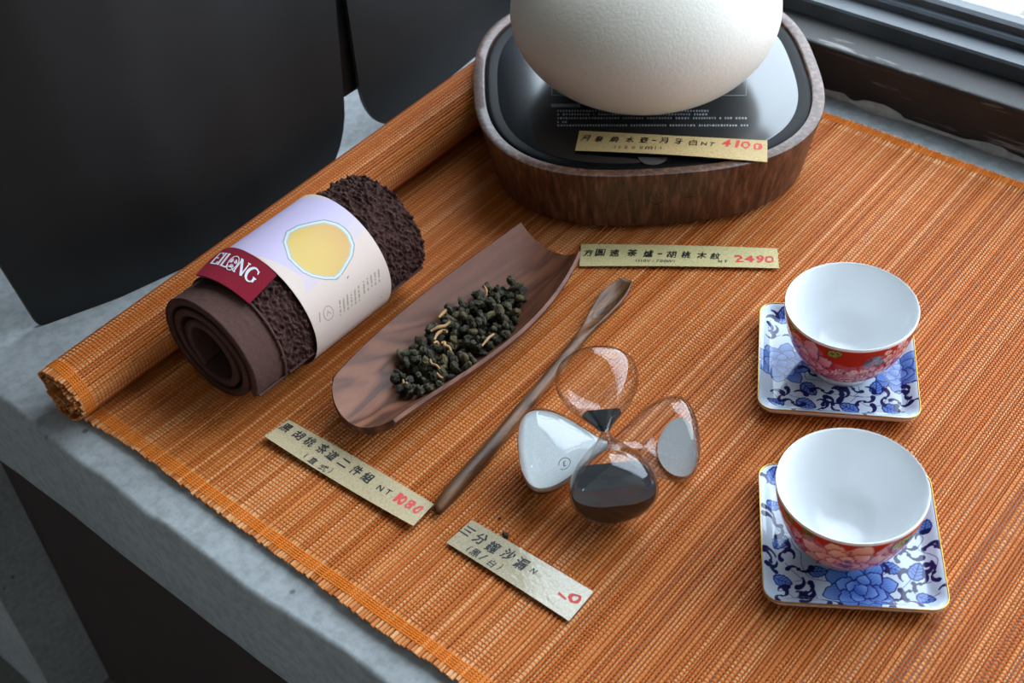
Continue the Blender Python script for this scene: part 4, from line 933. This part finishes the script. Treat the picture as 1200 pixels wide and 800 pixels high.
# red woven label
LBL = [(229.5, 322), (292, 356), (324, 323.5), (260.5, 292.5)]   # bottom-left, bottom-right, top-right, top-left
RLb = TR+.0030
Q4 = [np.array(raycyl(*p, RLb)) for p in LBL]
def lab(u, v, dr=0.):
    q = (1-u)*((1-v)*Q4[0]+v*Q4[3])+u*((1-v)*Q4[1]+v*Q4[2]); r = RLb+dr+.0012*v*u; y_, z_ = tpos(q[1], r); return (q[0], y_, z_)
n, m = 17, 9; V = [lab(i/(n-1), j/(m-1)) for i in range(n) for j in range(m)]+[lab(i/(n-1), j/(m-1), -.0007) for i in range(n) for j in range(m)]
F = gridfaces(n, m); rg = np.array([j for j in range(m)]+[i*m+m-1 for i in range(1, n)]+[(n-1)*m+j for j in range(m-2, -1, -1)]+[i*m for i in range(n-2, 0, -1)]); o_ = n*m
F = np.concatenate([F, F[:, ::-1]+o_, np.stack([rg, np.roll(rg, -1), np.roll(rg, -1)+o_, rg+o_], -1)])
lb = obj('woven_label', V, F, towel_mat('red_weave', (112, 20, 36), (132, 28, 44), 2600, .4), tw, label='dark red woven label with silver lettering')
M_SILVER = plain('silver_thread', (206, 202, 208), .5)
SER = {'E': [[(0, 0, 0, 1, .16)], [(-.1, 0, .62, 0, .09)], [(-.1, 1, .58, 1, .09)], [(0, .52, .42, .52, .09)], [(.6, -.02, .64, .22, .1)], [(.56, 1.02, .6, .8, .1)]],
       'I': [[(0, 0, 0, 1, .16)], [(-.14, 0, .14, 0, .08)], [(-.14, 1, .14, 1, .08)]],
       'L': [[(0, 0, 0, 1, .16)], [(-.14, 1, .14, 1, .08)], [(-.12, 0, .55, 0, .09)], [(.53, -.02, .57, .24, .1)]],
       'N': [[(0, 0, 0, 1, .08)], [(0, 1, .72, 0, .17)], [(.72, 0, .72, 1, .08)], [(-.13, 0, .13, 0, .07)], [(.59, 1, .85, 1, .07)], [(-.13, 1, .06, 1, .07)]]}
lv, lf = [], []
def lstroke(u0, v0, sx, sy, pts, w):
    P_ = np.array(pts, float)*[sx, sy]; T_ = np.gradient(P_, axis=0); T_ /= np.linalg.norm(T_, axis=1)[:, None]+1e-9; N_ = np.c_[-T_[:, 1], T_[:, 0]]; W_ = np.broadcast_to(w, len(P_))*sy
    b0 = len(lv)
    for p_, n_, w_ in zip(P_, N_, W_):
        for s_ in (-1, 1):
            q = p_+n_*w_/2*s_; lv.append(lab(u0+q[0]/31., v0+q[1]/18., .00025))
    lf.extend([(b0+2*i, b0+2*i+1, b0+2*i+3, b0+2*i+2) for i in range(len(P_)-1)])
def letter(ch, u0, v0, sx, sy):
    if ch in SER:
        for (x0, y0, x1, y1, w) in [q[0] for q in SER[ch]]: lstroke(u0, v0, sx, sy, [(x0, y0), ((x0+x1)/2, (y0+y1)/2), (x1, y1)], w)
    elif ch == 'O':
        t = np.linspace(0, 2*PI, 25); lstroke(u0, v0, sx, sy, [(.4+.44*math.cos(q), .47+.56*math.sin(q)) for q in t], .06)
        for k in range(9):
            rr_ = .12+.03*k; lstroke(u0, v0, sx, sy, [(.4+rr_*math.cos(k*2.1+q), .5+rr_*math.sin(k*2.1+q)) for q in np.linspace(0, 1.3, 6)], .055)
        lstroke(u0, v0, sx, sy, [(.05, .02), (.4, .2), (.8, .05)], .05)
    elif ch == 'G':
        t = np.linspace(.75, 5.6, 24); lstroke(u0, v0, sx, sy, [(.42+.42*math.cos(q), .5+.5*math.sin(q)) for q in t], .08+.10*np.sin(np.clip((t-.9)/4.4, 0, 1)*PI)**1.5)
        lstroke(u0, v0, sx, sy, [(.74, .10), (.74, .25), (.74, .42)], .14); lstroke(u0, v0, sx, sy, [(.58, .42), (.74, .42), (.9, .42)], .07); lstroke(u0, v0, sx, sy, [(.72, .98), (.72, .86), (.74, .74)], .06)
for ch, u0 in (('E', .125), ('I', .262), ('L', .325), ('O', .405), ('N', .555), ('G', .715)): letter(ch, u0, .40, 5.0, 6.6)
obj('lettering', lv, lf, M_SILVER, lb, kind='stuff', label='silver embroidered brand lettering')
